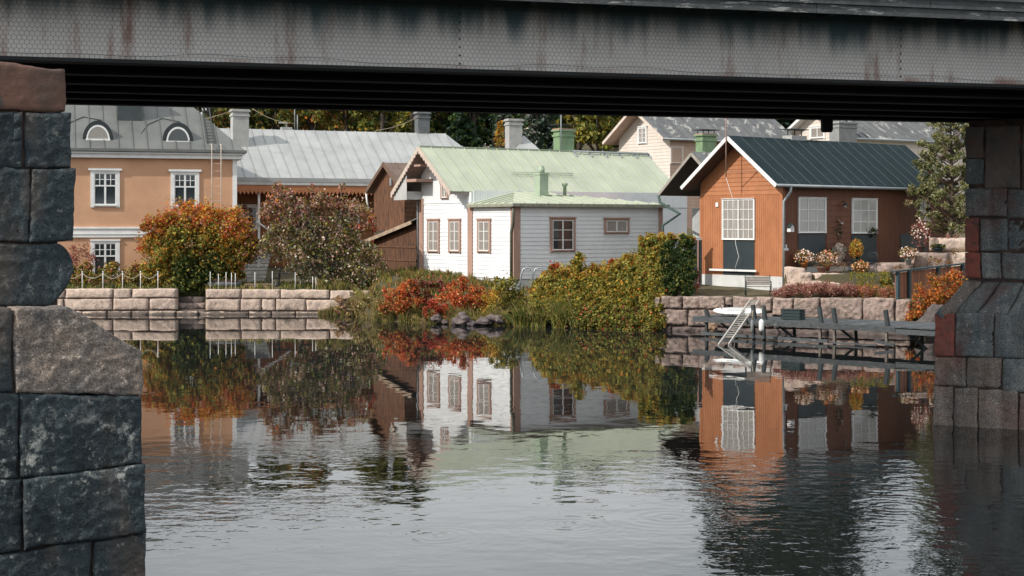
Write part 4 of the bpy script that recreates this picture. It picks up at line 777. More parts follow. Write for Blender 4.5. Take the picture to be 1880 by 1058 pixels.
t2_, top2 = gabled('house', 'cream gable with small white window and grey roof, just behind the dark-roofed cottage', 'house', FC2, 0, 3.4, at(1430, 262, 121).z, at(1488, 200, 118).z, .8, .5, 16, cream, roof_w, white, zb=3, vboard=False, bst=.24, x0=.7)
y0, z0 = FC2.hx(1513, 252, .7); y1, z1 = FC2.hx(1490, 236, .7); window(t2_, plX(.68), min(y0, y1), max(y0, y1), z0, z1, .16, white, white, glass_c, 2, 1)
xq, zq = FC2.hy(1548, 226, -3.6); chimney(t2_, xq, -3.6, zq - 2.2, 1.9, 1.0, 2.1, M('two_tone_chimney', (.26, .27, .27)), plaster, True)
ap3 = at(1590, 213, 126); FC3 = Frame(ap3.x, ap3.y, R(30))
t3_, top3 = gabled('house', 'grey-roofed far house reaching behind the pine tree at the right', 'house', FC3, 2.0, 5.5, at(1600, 268, 124).z, at(1590, 190, 126).z, .5, .5, 18, cream, M('plain_grey_roof', (.22, .22, .215), (.17, .17, .168), 1, rand=.08), white, zb=3, vboard=False, bst=.24, x0=.3)
yq, zq = FC3.hx(1593, 238, -1.2)
zd0 = FC3.hy(1593, 253, -3.3)[1]; xd_ = FC3.hy(1593, 245, -3.3)[0]
m_ = MB().add([(xd_ - 1.0, -3.3, zd0), (xd_ + 1.0, -3.3, zd0), (xd_, -3.3, zd0 + .9), (xd_ - 1.0, 2, zd0), (xd_ + 1.0, 2, zd0), (xd_, 2, zd0 + .9)], [(0, 1, 2), (0, 2, 5, 3), (1, 4, 5, 2)]); dd_ = m_.build('dormer', M('red_brown_gable', (.22, .07, .045)), t3_)
MB().bar((xd_ - 1.1, -3.4, zd0), (xd_, -3.4, zd0 + .95), .06, .16).bar((xd_ + 1.1, -3.4, zd0), (xd_, -3.4, zd0 + .95), .06, .16).build('dormer_trim', white, dd_)
xq, zq = FC3.hy(1683, 219, 0); MB().tube([(xq, 0, zq - 1.6), (xq, 0, zq + .2)], .14, 8).build('vent_pipe', galv, t3_)

# ------------------------------------------------------------------ quay walls
FQ = Frame(0, 79.0, 0)
def quay(label, specs, mt, F, y0=0.0, coreL=None, coreR=None, ztop=1.3, group=None, res=.13):
    t = fthing('quay_wall', label, 'stone wall', F, group)
    for k, (xl, xr, yt, yb) in enumerate(specs):
        a = F.hy(xl, 560, y0)[0]; c = F.hy(xr, 560, y0)[0]; zt = F.hy((xl + xr) / 2, yt, y0)[1]; zb = F.hy((xl + xr) / 2, yb, y0)[1] if yb < 600 else -.5
        mm = mt
        stone(t, 'stone', mm, F, a, c, lambda x, z=zt: z, lambda x, z=zb: z, y0=y0, depth=.5, res=res, rnd=.03, amp=.05, seed=100 + k + xl * .01, nmax=14, skip=.02)
    MB().box(coreL, coreR, y0 + .1, y0 + .9, -1.5, ztop - .05).build('wall_core', granite_wet, t); return t
A = [(40, 118, 530, 548), (120, 206, 530, 548), (208, 240, 530, 548), (242, 323, 530, 547), (30, 116, 549, 570), (118, 205, 549, 570), (207, 272, 548, 570), (274, 324, 548, 569),
     (60, 150, 571, 610), (151, 196, 571, 610), (197, 241, 571, 610), (242, 271, 571, 610), (272, 322, 571, 610), (323, 362, 571, 610)]
quay('sandy block quay wall below the rope fence, left of the stone steps gap', A, granite_s, FQ, 0, FQ.hy(-200, 560, 0)[0], FQ.hy(322, 560, 0)[0])
Bq = [(377, 442, 531, 548), (443, 514, 531, 549), (515, 604, 532, 549), (606, 680, 533, 550), (377, 440, 549, 571), (441, 479, 549, 571), (480, 505, 549, 571), (506, 561, 549, 571), (562, 625, 550, 571), (364, 456, 572, 610), (457, 498, 572, 610), (499, 542, 572, 610), (543, 602, 572, 610), (603, 660, 572, 610)]
quay('sandy block quay wall right of the steps gap, running under the brown-leaved tree', Bq, granite_s, FQ, .15, FQ.hy(378, 560, 0)[0], FQ.hy(680, 560, 0)[0])
st_ = thing('stone_steps', 'worn stone landing steps in the gap between the two left quay walls', 'steps', FQ.o)
for k, (yt, dy) in enumerate(((569, .25), (557, .9), (545, 1.5))):
    a = FQ.hy(325, 560, dy)[0]; c = FQ.hy(377, 560, dy)[0]; z = FQ.hy(350, yt, dy)[1]
    stone(st_, 'step', granite_wet if k == 2 else granite_p, FQ, a, c, lambda x, z=z: z, lambda x: -.6, y0=dy, depth=.9, res=.25, rnd=.08, amp=.06, seed=300 + k, nmax=8)
# right river wall of big pink blocks
pW0 = at(1198, 600, shoreD(1198)); pW1 = at(1662, 600, shoreD(1640) - .3); aW = math.atan2(pW1.y - pW0.y, pW1.x - pW0.x); FRW = Frame(pW0.x, pW0.y, aW)
Rr = [(1202, 1212, 546, 565), (1213, 1252, 544, 567), (1253, 1330, 544, 568), (1331, 1344, 546, 561), (1345, 1417, 545, 572), (1418, 1456, 547, 580), (1457, 1505, 547, 586), (1506, 1583, 547, 588), (1584, 1642, 547, 592), (1644, 1672, 550, 596),
      (1201, 1262, 568, 597), (1263, 1345, 569, 600), (1346, 1420, 574, 602), (1421, 1510, 588, 604), (1511, 1672, 594, 606), (1199, 1232, 598, 640), (1233, 1300, 600, 640), (1301, 1400, 602, 640), (1401, 1520, 604, 640), (1521, 1672, 606, 640)]
t = fthing('river_wall', 'rough pink granite river wall behind the jetty and paddle board', 'stone wall', FRW)
for k, (xl, xr, yt, yb) in enumerate(Rr):
    a = FRW.hy(xl, 560)[0]; c = FRW.hy(xr, 560)[0]; zt = FRW.hy((xl + xr) / 2, yt)[1]; zb = FRW.hy((xl + xr) / 2, yb)[1] if yb < 620 else -.5
    stone(t, 'stone', granite_wet if yb > 620 else granite_p, FRW, a, c, lambda x, z=zt, s=k: z + .05 * noise.noise(Vector((x * 1.5, s, 0))), lambda x, z=zb: z, y0=0, depth=.5, res=.08, rnd=.025, amp=.075, seed=200 + k, nmax=24, skip=.022)
MB().box(0.05, FRW.hy(1672, 560)[0], .12, 1.0, -1.5, 1.38).build('wall_core', granite_wet, t)
# side return of the wall at its left end, where the ivy hangs
# garden terrace: low stones
FT = Frame(*at(1446, 520, shoreD(1446) + 2.75).xy, R(2)); t = fthing('terrace_wall', 'low pale stone terrace edging under the flower pots beside the cottage', 'stone wall', FT)
for k, (xl, xr, yt, yb, dy) in enumerate(((1447, 1480, 491, 524, 0), (1465, 1492, 500, 522, -.15), (1493, 1520, 501, 522, 0), (1521, 1556, 502, 520, .1), (1557, 1600, 508, 518, .3), (1447, 1475, 523, 545, -.3), (1476, 1512, 517, 545, -.5), (1513, 1545, 518, 540, -.4), (1546, 1580, 523, 545, -.3), (1581, 1620, 526, 545, -.4), (1621, 1645, 520, 545, -.1))):
    a = FT.hy(xl, 510, dy)[0]; c = FT.hy(xr, 510, dy)[0]; zt = FT.hy((xl + xr) / 2, yt, dy)[1]; zb = FT.hy((xl + xr) / 2, yb, dy)[1]
    stone(t, 'stone', granite_s if k != 8 else granite_p, FT, a, c, lambda x, z=zt, s=k: z + .05 * noise.noise(Vector((x * 2, s, 0))), lambda x, z=zb: z - .15, y0=dy, depth=.9, res=.12, rnd=.12, amp=.06, seed=400 + k, nmax=9)
pv = Vector(at(1640, 470, 71.5)); FT2 = Frame(pv.x, pv.y, R(5)); t = fthing('terrace_wall', 'stacked pale stone blocks under the pine tree by the brick pier', 'stone wall', FT2); t['label'] = 'stacked pale stone blocks under the pine tree, left of the granite pier'
for k, (xl, xr, yt, yb, dy) in enumerate(((1728, 1800, 437, 462, 0), (1742, 1800, 463, 487, -.2), (1682, 1742, 464, 487, -.4), (1620, 1680, 483, 500, -.3), (1590, 1640, 487, 500, -.1))):
    a = FT2.hy(xl, 510, dy)[0]; c = FT2.hy(xr, 510, dy)[0]; zt = FT2.hy((xl + xr) / 2, yt, dy)[1]; zb = FT2.hy((xl + xr) / 2, yb, dy)[1]
    stone(t, 'stone', granite_s if k < 2 else granite_p, FT2, a, c, lambda x, z=zt: z, lambda x, z=zb: z - (.5 if z < 3 else 0), y0=dy, depth=1.6, res=.12, rnd=.1, amp=.06, seed=430 + k, nmax=10)

# ------------------------------------------------------------------ fences on the left quay
fth = thing('rope_fence', 'white post fence with sagging pale rope on the left quay wall', 'fence', (0, 80, 1.3))
px_ = [115, 151, 189, 225, 258, 290]; tops = []
for px in px_:
    p = at(px, 500, 79.5) - Vector((0, 80, 1.3)); b_ = Vector((p.x, p.y, 0)); tops.append(p); MB().tube([b_, p], .024, 6).lathe([(.035, p.z - .02), (.04, p.z + .03), (.0, p.z + .07)], 8, (p.x, p.y, 0)).build('post', white, fth)
for a, c in zip(tops[:-1], tops[1:]): MB().tube([a + (c - a) * t + Vector((0, 0, -.05 - .28 * math.sin(math.pi * t))) for t in np.linspace(0, 1, 9)], .022, 5).build('rope', rope, fth)
fth = thing('post_row', 'row of thin white fence posts on the quay wall in front of the brown-leaved tree', 'fence', (0, 80, 1.3))
for px, h_ in ((386, 499), (401, 503), (415, 500), (425, 501), (432, 502), (468, 500), (500, 498), (542, 500), (574, 508), (580, 509)):
    p = at(px, h_, 79.6) - Vector((0, 80, 1.3)); MB().tube([(p.x, p.y, -.02), p], .019, 6).build('post', white, fth)

# ------------------------------------------------------------------ jetty
pj0 = at(1272, 580, 64.2); pj1 = at(1722, 600, 56.2); aJ = math.atan2(pj1.y - pj0.y, pj1.x - pj0.x); FJ = Frame(pj0.x, pj0.y, aJ)
tj = fthing('jetty', 'grey weathered wooden jetty on slanting posts along the pink river wall', 'jetty', FJ)
LJ = (pj1 - pj0).xy.length + 3; zJ = .80; x = 0.0; k = 0
while x < LJ:
    w_ = .145; MB().box(x + .006, x + w_ - .006, 0, 1.5 + .22 * x, zJ - .045 + .008 * random.random(), zJ + .012 * random.random()).build('deck_board', jettyw, tj); x += w_; k += 1
xs_ = [0, FJ.hy(1490, 600)[0], FJ.hy(1645, 600)[0], LJ]
for i in range(3): MB().box(xs_[i] + .01, xs_[i+1] - .01, -.06, -.005, zJ - .22 - (.05 if i == 2 else 0), zJ - .03 - (.05 if i == 2 else 0)).build('edge_beam', jettyw, tj)
MB().box(0, LJ, 1.5, 1.6, zJ - .25, zJ - .05).build('edge_beam', darkwood, tj)
for px, yt, dy in ((1297, 569, .1), (1383, 560, .08), (1402, 562, .05), (1505, 562, .05), (1531, 566, .02), (1627, 566, .02)):
    x = FJ.hy(px, 590, dy)[0]; zt = FJ.hy(px, yt, dy)[1]; MB().bar((x + .08, dy + .02, -1.2), (x, dy, zJ - .02), .10, .10, (0, 1, 0)).build('pile', M('pile_wood', (.20, .17, .14), (.10, .085, .075), 5) if px > 1450 else darkwood, tj)
    MB().bar((x + .04, dy + .06, zJ - .02), (x - .06, dy + .05, min(zt, zJ + .62)), .14, .14, (0, 1, 0)).build('bollard_post', darkwood, tj)
for x in np.arange(1.2, LJ, 2.9): MB().bar((x, .1, zJ - .1), (x + 1.1, 1.2, -.6), .09, .09).build('brace', darkwood, tj); MB().bar((x, 1.4, zJ - .1), (x + .1, 1.45, -1.2), .12, .12).build('pile', darkwood, tj)
for (xa, ya, xb, yb, h_) in ((1288, 612, 1520, 627, .12), (1522, 629, 1610, 634, .06), (1606, 626, 1642, 634, .12), (1395, 620, 1520, 627, .08)):
    dd_ = -.15 if h_ > .1 else -.05
    x0, z0 = FJ.hy(xa, ya, dd_); x1_, z1 = FJ.hy(xb, yb, dd_); MB().bar((x0, dd_, max(z0, .02)), (x1_, dd_, max(z1, .0)), .08, h_).build('wale_beam', jettyw, tj)
# things on and by the jetty
bx, bz = FJ.hy(1456, 568, .8); tcr = thing('crate', 'dark green slatted crate standing on the jetty deck', 'crate', FJ.wor((bx, .8, zJ + .015)), aJ + .12)
m_ = MB()
for i in range(3): m_.box(-.42, .42, -.25, .25, .01 + i * .125, .12 + i * .125)
m_.build('crate_body', M('dark_green_plastic', (.018, .035, .035), (.012, .025, .026), 4), tcr); MB().box(-.44, .44, -.27, .27, .385, .42).build('lid', M('dark_lid', (.015, .025, .028)), tcr)
# paddle board
p = FJ.wor((FJ.hy(1358, 570, 1.0)[0], 1.0, zJ + .02)); tp = thing('paddle_board', 'white paddle board lying on the jetty against the pink stone wall', 'paddle board', p + Vector((0, 0, .12)), aJ + R(20)); tp.rotation_euler.x = R(15)
L_ = 1.15; n = 18; vs = []; ring_ = []
m_ = MB(); prof = lambda s: .40 * (1 - abs(s) ** 2.8) ** .6
secs = []
for i in range(n + 1):
    s_ = -1 + 2 * i / n; w_ = max(.01, prof(s_)); x_ = s_ * L_; up = .08 * max(0, abs(s_) - .5) ** 2
    for a in range(10): t_ = 2 * math.pi * a / 10; vs.append((x_, math.cos(t_) * w_, .10 + up + math.sin(t_) * .085 * min(1, w_ / .2) + .0))
m_.add(vs, [(i*10+a, i*10+(a+1) % 10, (i+1)*10+(a+1) % 10, (i+1)*10+a) for i in range(n) for a in range(10)], True)
m_.build('hull', M('white_gelcoat', (.85, .87, .86), (.8, .82, .81), 2, .25), tp); MB().box(-.5, .3, -.2, .2, .183, .195).build('deck_pad', M('pale_grey_pad', (.55, .57, .57)), tp)
MB().tube([(-.75, 0, .18), (-.82, 0, .35)], .018, 6).build('fin', dark, tp)
# aluminium ladder leaning from the wall top into the water
pa = at(1337, 621, 59.7); pb = at(1386, 551, 65.0); q = (pb - pa); tl = thing('ladder', 'pale aluminium ladder slanting from the river wall across the jetty into the water', 'ladder', pa)
side = Vector((1, .15, 0)).normalized() * .20; m_ = MB()
for s_ in (-1, 1): MB().bar(side * s_ - q * .16, side * s_ + q, .05, .09).build('rail', alu, tl)
for i in range(18): MB().bar(-side + q * (i + .5) / 18, side + q * (i + .5) / 18, .04, .04).build('rung', alu, tl)
# fender and ropes
for px, D_, lab in ((1398, 60.6, 'white cylindrical fender hanging from a rope at the jetty post'),):
    pt = at(px, 590, D_); tf = thing('fender', lab, 'fender', pt); MB().lathe([(.02, -.42), (.09, -.38), (.105, -.3), (.105, -.02), (.07, .05), (.02, .08)], 12).build('fender_body', white, tf); MB().tube([(0, 0, .05), (.02, 0, .55)], .012, 5).build('fender_rope', rope, tf)
pt = at(1381, 588, 61.0); tf = thing('fender', 'grey worn fender hanging at the jetty beside the ladder', 'fender', pt); MB().lathe([(.02, -.5), (.06, -.46), (.07, -.1), (.04, .0), (.01, .02)], 10).build('fender_body', M('grey_rubber', (.22, .24, .24)), tf); MB().tube([(0, 0, 0), (.03, 0, .4)], .02, 5).build('fender_rope', rope, tf)
# bench
def bench():
    p = at(1392, 544, 67.9); t = thing('bench', 'weathered slatted bench with dark iron ends in front of the white foundation', 'bench', (p.x, p.y, gz(p.x, p.y) - .0), R(-4))
    sw = M('bench_slat', (.24, .20, .17), (.16, .135, .12), 6)
    for i in range(4): MB().box(-.52, .52, -.2 + i * .105, -.2 + i * .105 + .085, .42, .445).build('seat_slat', sw, t)
    for i in range(5): z = .50 + i * .075; MB().box(-.52, .52, .24 + i * .018, .265 + i * .018, z, z + .06).build('back_slat', sw, t)
    for s_ in (-1, 1):
        x = .55 * s_; MB().tube([(x, -.28, 0), (x, -.22, .2), (x, -.24, .42), (x, .22, .42), (x, .26, .6), (x, .36, .92)], .022, 6).tube([(x, .22, .42), (x, .26, .2), (x, .36, 0)], .022, 6).tube([(x, -.24, .42), (x, -.3, .62), (x, -.1, .66), (x, .27, .63)], .02, 6).build('iron_end', dark, t)
    return t
bench()
# handrail arches by the hedge
for px, lab in ((967, 'left steel handrail arch above the steps beside the ivy hedge'), (989, 'right steel handrail arch above the steps beside the ivy hedge')):
    p = at(px, 520, 72.5); t = thing('handrail', lab, 'handrail', (p.x, p.y, 1.0)); zt = at(px, 492, 72.5).z - 1.0
    MB().tube([(-.32, 0, 0), (-.28, 0, zt - .35), (-.16, 0, zt - .06), (0, 0, zt), (.18, 0, zt - .02), (.28, 0, zt - .18), (.26, 0, 0)], .04, 6).build('rail', galv, t)
# brown board fence right
pf0 = at(1642, 520, 65.6); pf1 = at(1772, 500, 70.5); af_ = math.atan2(pf1.y - pf0.y, pf1.x - pf0.x); FF = Frame(pf0.x, pf0.y, af_)
tf = fthing('board_fence', 'brown board fence with dark blue-green posts above the orange shrubs at the right', 'fence', FF); LF = (pf1 - pf0).xy.length
def zt_f(x): return np.interp(x, [0, LF], [FF.hy(1641, 499)[1], FF.hy(1766, 484)[1]])
def zb_f(x): return np.interp(x, [0, LF], [1.40, 1.9])
x = .1
while x < LF: MB().box(x, x + .135, 0, .03, zb_f(x), zt_f(x) - .08).build('board', M('fence_board', (.30, .11, .055), (.17, .07, .04), 5, rand=.3, stretch=(3, 3, .4)) if x < .2 else bpy.data.materials['fence_board'], tf); x += .14
pm = M('blue_green_post', (.035, .065, .075))
for px in (1646, 1667, 1720, 1765): x = FF.hy(px, 520)[0]; MB().box(x - .09, x + .09, -.12, -.002, zb_f(x) - .1, zt_f(x) - .03).build('post', pm, tf)
MB().bar((-.1, -.03, zt_f(0)), (LF, -.03, zt_f(LF)), .2, .06).build('top_rail', pm, tf)
p = at(1730, 488, 72.0); tag(MB().bar(Vector((-1.3, 0, 0)), Vector((1.6, 1.2, .1)), .9, .12).build('upturned_board', white, None, p), 'white board or boat hull lying behind the brown fence', 'board')
# compost-like dark door/gate between hedge and cottage
pd = at(1257, 440, 72.5); FD = Frame(pd.x, pd.y, R(0)); td = fthing('gate', 'dark brown board gate with pale top rail between hedge and cottage', 'gate', FD); xw = FD.hy(1287, 440)[0]
x = 0.0
while x < xw: MB().box(x, x + .16, 0, .03, 1.4, FD.hy(1270, 441)[1]).build('board', darkwood if x > .2 else barnw, td); x += .165
MB().box(-.06, xw + .05, -.05, .06, FD.hy(1270, 440)[1], FD.hy(1270, 437)[1]).build('top_rail', galv, td)
MB().box(.60, .66, -.05, -.002, 1.4, FD.hy(1270, 441)[1]).build('post', pinkt, td)

# ------------------------------------------------------------------ vegetation
PAL = dict(green=(.055, .085, .02), dgreen=(.02, .042, .014), olive=(.15, .14, .03), yel=(.40, .27, .04), ygreen=(.25, .235, .05), orange=(.46, .15, .03), red=(.42, .065, .03), dred=(.19, .045, .03),
           brown=(.13, .075, .04), pink=(.40, .23, .18), cream=(.62, .52, .40), dk=(.015, .022, .012), blueg=(.03, .055, .045), greyg=(.17, .19, .15), pine=(.10, .115, .05), ppale=(.30, .28, .15), mauve=(.30, .13, .11), white=(.75, .66, .58), straw=(.36, .27, .13), coral=(.55, .24, .12))
def pick(pal, n):
    ks = list(pal); w_ = np.array([pal[k] for k in ks], float); w_ /= w_.sum(); i = RNG.choice(len(ks), n, p=w_); c = np.array([PAL[k] for k in ks])[i] * 1.25
    return np.clip(c * RNG.uniform(.72, 1.3, (n, 1)) * RNG.uniform(.92, 1.08, (n, 3)), 0, .9)
def leafmesh(name, P, col, size, mt, parent, asp=.6, up=.0, loc=(0, 0, 0), stick=None):
    n = len(P); size = size * RNG.uniform(.45, 1.65, (n, 1))
    t = RNG.normal(size=(n, 3)); 
    if stick is not None: t = stick + t * .35
    t /= np.linalg.norm(t, axis=1, keepdims=True); q = RNG.normal(size=(n, 3)); q[:, 2] *= 1 + up
    b_ = np.cross(t, q); b_ /= np.linalg.norm(b_, axis=1, keepdims=True)
    t = t * size / 2; b_ = b_ * size * asp / 2
    P = P - np.array(loc)
    V = np.stack([P - t, P + b_, P + t, P - b_], 1).reshape(-1, 3).astype(np.float32)
    me = bpy.data.meshes.new(name); me.vertices.add(4 * n); me.vertices.foreach_set('co', V.ravel()); me.loops.add(4 * n); me.loops.foreach_set('vertex_index', np.arange(4 * n, dtype=np.int32))
    me.polygons.add(n); me.polygons.foreach_set('loop_start', np.arange(0, 4 * n, 4, dtype=np.int32)); me.update(calc_edges=True)
    ca = me.color_attributes.new('Col', 'FLOAT_COLOR', 'POINT'); cc = np.ones((4 * n, 4), np.float32); cc[:, :3] = np.repeat(col, 4, 0); ca.data.foreach_set('color', cc.ravel())
    me.materials.append(mt); o = bpy.data.objects.new(name, me); C.objects.link(o); o.parent = parent; return o
DK = 1.7; FR_ = .38
def blobcloud(blobs, D, dens, size, dz=1.0, clump=.32, sh=1.0):
    """blobs = (px, py, r_px, palette [, depth offset]); leaves gather in clumps spread over each blob's volume"""
    Ps, Cs, ctr = [], [], []
    for bl in blobs:
        px, py, r, pal = bl[:4]; d_ = D + (bl[4] if len(bl) > 4 else 0); c = np.array(at(px, py, d_)); rm = r / FPX * d_; ctr.append((Vector(c), rm))
        nc = max(4, int(11 * (rm / .9) ** 1.6)); v = RNG.normal(size=(nc, 3)); v /= np.linalg.norm(v, axis=1, keepdims=True); v *= (RNG.uniform(.15, 1, (nc, 1)) ** .45) * rm * .86; v[:, 1] *= dz
        cr = rm * clump * RNG.uniform(.5, 1.25, nc); n = int(DK * dens * rm * rm); ii = RNG.integers(0, nc, n)
        w_ = RNG.normal(size=(n, 3)); w_ /= np.linalg.norm(w_, axis=1, keepdims=True); w_ *= RNG.uniform(.2, 1, (n, 1)) ** .5
        w_[:, 2] *= sh
        fr_ = RNG.random(n) < FR_; u_ = RNG.normal(size=(n, 3)); u_ /= np.linalg.norm(u_, axis=1, keepdims=True); u_ *= (RNG.random((n, 1)) ** .4) * rm * RNG.uniform(.8, 1.22, (n, 1)); u_[:, 1] *= dz
        off = np.where(fr_[:, None], u_, v[ii] + w_ * (cr[ii] * RNG.lognormal(0, .28, n))[:, None]); Ps.append(c + off); tint = RNG.uniform(.75, 1.2, (nc, 1)); Cs.append(np.clip(pick(pal, n) * tint[ii], 0, .9))
    return np.concatenate(Ps), np.concatenate(Cs), ctr
def shrub(name, label, cat, base, blobs, D, dens=2600, size=.10, clump=.32, mt=None, trunk=True, asp=.6, group=None, dz=1.0, part='foliage', tr=.05, sh=1.0, twigs=0):
    bx, by = at(base, 500, D).xy; bz_ = gz(bx, by); t = thing(name, label, cat, (bx, by, bz_), 0, group)
    P, col, ctr = blobcloud(blobs, D, dens, size, dz, clump, sh); P[:, 2] = np.maximum(P[:, 2], .03)
    leafmesh(part, P, col, size, mt or leafM, t, asp, loc=(bx, by, bz_))
    if trunk:
        m = MB(); o = Vector((bx, by, bz_))
        for c, r in ctr:
            e = c - o; mid = Vector((e.x * .35, e.y * .35, e.z * .55)); m.tube([(random.uniform(-.08, .08), 0, -.1), mid, e], [tr, tr * .6, tr * .2], 5)
            for q in range(twigs): a = mid + (e - mid) * random.random(); m.tube([a, a + Vector((random.uniform(-1, 1), random.uniform(-1, 1), random.uniform(.1, 1))) * r * .9], [tr * .3, tr * .08], 4)
        m.build('trunk', bark, t)
    return t
top_ = dict(orange=4, red=1.6, yel=3, ygreen=1, mauve=1); midp = dict(orange=1.3, yel=2, ygreen=3, green=2, olive=2); lowp = dict(green=3, dgreen=3, ygreen=1.2, olive=1)
FR_ = .18
shrub('autumn_bush', 'tall orange and green autumn bush overhanging the steps gap on the left quay', 'bush', 355,
      [(330, 398, 34, top_), (292, 425, 36, top_), (375, 402, 38, top_), (430, 420, 38, top_), (270, 450, 24, top_), (345, 445, 50, midp), (300, 475, 42, midp), (400, 455, 46, midp), (448, 455, 34, dict(midp, mauve=2)), (345, 500, 46, lowp), (395, 500, 42, lowp), (310, 510, 30, dict(midp, yel=4)), (362, 530, 30, lowp), (425, 500, 24, dict(midp, dgreen=3)), (275, 500, 22, midp)], 81.5, 2300, .13, .30)
brn = dict(brown=1.4, olive=3, pink=2.2, cream=1.3, green=1.2, ygreen=1.2, greyg=1); brt = dict(mauve=1.6, pink=2.2, brown=1.6, orange=.6, olive=1.6, cream=.5, ygreen=.6); brd = dict(green=2, dgreen=1, olive=2.2, brown=1, cream=.7, pink=.9, greyg=1)
ftb = [(520, 362, 26, brt), (498, 392, 26, brt), (548, 382, 30, brt), (590, 376, 26, brt), (625, 372, 22, brt), (655, 388, 28, brt), (672, 415, 26, dict(brt, red=2)), (520, 428, 34, brn), (570, 422, 36, brn), (620, 418, 36, brn), (490, 455, 24, brn), (540, 468, 38, brn), (590, 465, 40, brd), (640, 455, 38, brn), (672, 465, 26, brn), (560, 500, 20, brd), (615, 505, 40, brd), (655, 500, 38, brn), (695, 480, 20, brn), (640, 540, 36, brn), (605, 535, 22, brn), (675, 530, 30, brd), (635, 570, 22, dict(brn, mauve=2)), (665, 560, 22, brd), (700, 505, 18, brn)]
FR_ = .24; DK = .72
for k in range(16):
    a_ = random.choice(ftb[:14]); ftb.append((a_[0] + random.uniform(-34, 34), a_[1] - random.uniform(5, 34), random.uniform(7, 12), brt))
shrub('fruit_tree', 'spreading brown and pinkish autumn tree on the quay before the barn', 'tree', 610, ftb, 80.3, 1900, .125, .34, twigs=5, tr=.09)
FR_ = .30; DK = 1.7
low = dict(ygreen=2, green=2, yel=1.5, mauve=1, dgreen=1, orange=.7)
for i, (px, r, lab) in enumerate(((160, 18, 'low green shrub behind the first span of the rope fence'), (205, 20, 'low yellow-green shrub under the ochre house window'), (250, 20, 'low mixed shrub at the right end of the rope fence'), (128, 16, 'low green shrub against the near pier edge'))):
    shrub('shrub', lab, 'shrub', px, [(px - 8, 505, r, low), (px + 12, 510, r * .8, low), (px, 492, r * .7, dict(low, dred=2))], 81.2 + .3 * i, 1800, .11, .4, tr=.02)
shrub('shrub', 'thin dark red bare shrub left of the lower ochre house window', 'shrub', 148, [(145, 462, 20, dict(dred=3, mauve=2, brown=1)), (168, 478, 14, dict(dred=3, mauve=2)), (130, 480, 18, dict(dred=2, mauve=2))], 83.5, 700, .09, .5, tr=.025, twigs=6)
shrub('shrub', 'small orange-red shrub beside the porch steps', 'shrub', 437, [(437, 490, 14, dict(orange=3, red=1)), (430, 505, 10, dict(orange=3, dred=1))], 83.8, 2200, .1, .4, tr=.02)
# porch garden clutter
shrub('vine', 'thin reddish climber on the porch post of the grey-roofed house', 'vine', 455, [(452, 385, 10, dict(dred=2, mauve=1, dgreen=1)), (456, 405, 12, dict(dred=2, dgreen=1)), (452, 430, 12, dict(dgreen=2, dred=1))], 92, 1500, .1, .5, tr=.02)
p = at(530, 528, 82.2); tt_ = thing('garden_table', 'dark garden table with white crossed legs on the quay under the tree', 'table', (p.x, p.y, gz(p.x, p.y)))
MB().box(-.9, .9, -.4, .4, .68, .73).build('table_top', dark, tt_)
for s_ in (-1, 1):
    MB().bar((.7 * s_, -.35, 0), (.55 * s_, .35, .68), .05, .05).build('leg', white, tt_); MB().bar((.7 * s_, .35, 0), (.55 * s_, -.35, .68), .05, .05).build('leg', white, tt_)
for i, (px, lab) in enumerate(((505, 'dark slatted garden chair left of the garden table'), (562, 'dark slatted garden chair right of the garden table'))):
    p = at(px, 528, 82.0); tt_ = thing('garden_chair', lab, 'chair', (p.x, p.y, gz(p.x, p.y)), 1.4 if i else -1.3, 'garden chairs on the quay')
    MB().box(-.25, .25, -.25, .25, .42, .46).build('seat', dark, tt_)
    for q in range(4): MB().box(-.22 + q * .12, -.14 + q * .12, .24, .27, .46, 1.0).build('back_slat', dark, tt_)
    for a, c in ((-1, -1), (1, -1), (-1, 1), (1, 1)): MB().bar((.22*a, .22*c, 0), (.22*a, .22*c, .42), .04, .04).build('leg', dark, tt_)
p = at(462, 500, 86); tt_ = thing('wooden_steps', 'grey wooden steps leading up to the porch behind the quay posts', 'steps', (p.x, p.y, gz(p.x, p.y)))
for i in range(8): MB().box(-.75, .75, i * .28, i * .28 + .3, i * .2, i * .2 + .16).build('tread', oldg, tt_)
p = at(412, 523, 80.8); tt_ = thing('covered_boat', 'small dark covered rowing boat lying on the quay behind the posts', 'boat', (p.x, p.y, gz(p.x, p.y)))
vs = []
for i in range(11):
    s_ = -1 + .2 * i; w_ = .36 * (1 - abs(s_) ** 2.5) ** .5 + .01
    for a in range(8): t_ = 2 * math.pi * a / 8; vs.append((s_ * .9, math.cos(t_) * w_, .2 + math.sin(t_) * .2 * (.4 + .6 * w_ / .37)))
MB().add(vs, [(i*8+a, i*8+(a+1) % 8, (i+1)*8+(a+1) % 8, (i+1)*8+a) for i in range(10) for a in range(8)], True).build('hull', M('boat_cover', (.12, .125, .12), (.07, .075, .075), 3), tt_)
MB().box(-.7, .7, -.3, .3, .40, .43).build('plank', barnw, tt_)
p = at(470, 527, 81.2); tt_ = thing('plank_pile', 'pile of reddish boards lying on the quay between the posts', 'planks', (p.x, p.y, gz(p.x, p.y)), .1)
for i in range(4): MB().box(-.9 + .1 * i, .7 + .08 * i, -.3 + .12 * i, -.2 + .14 * i, .05 * i, .05 * i + .045).build('board', barnw2 if i % 2 else barnw, tt_)

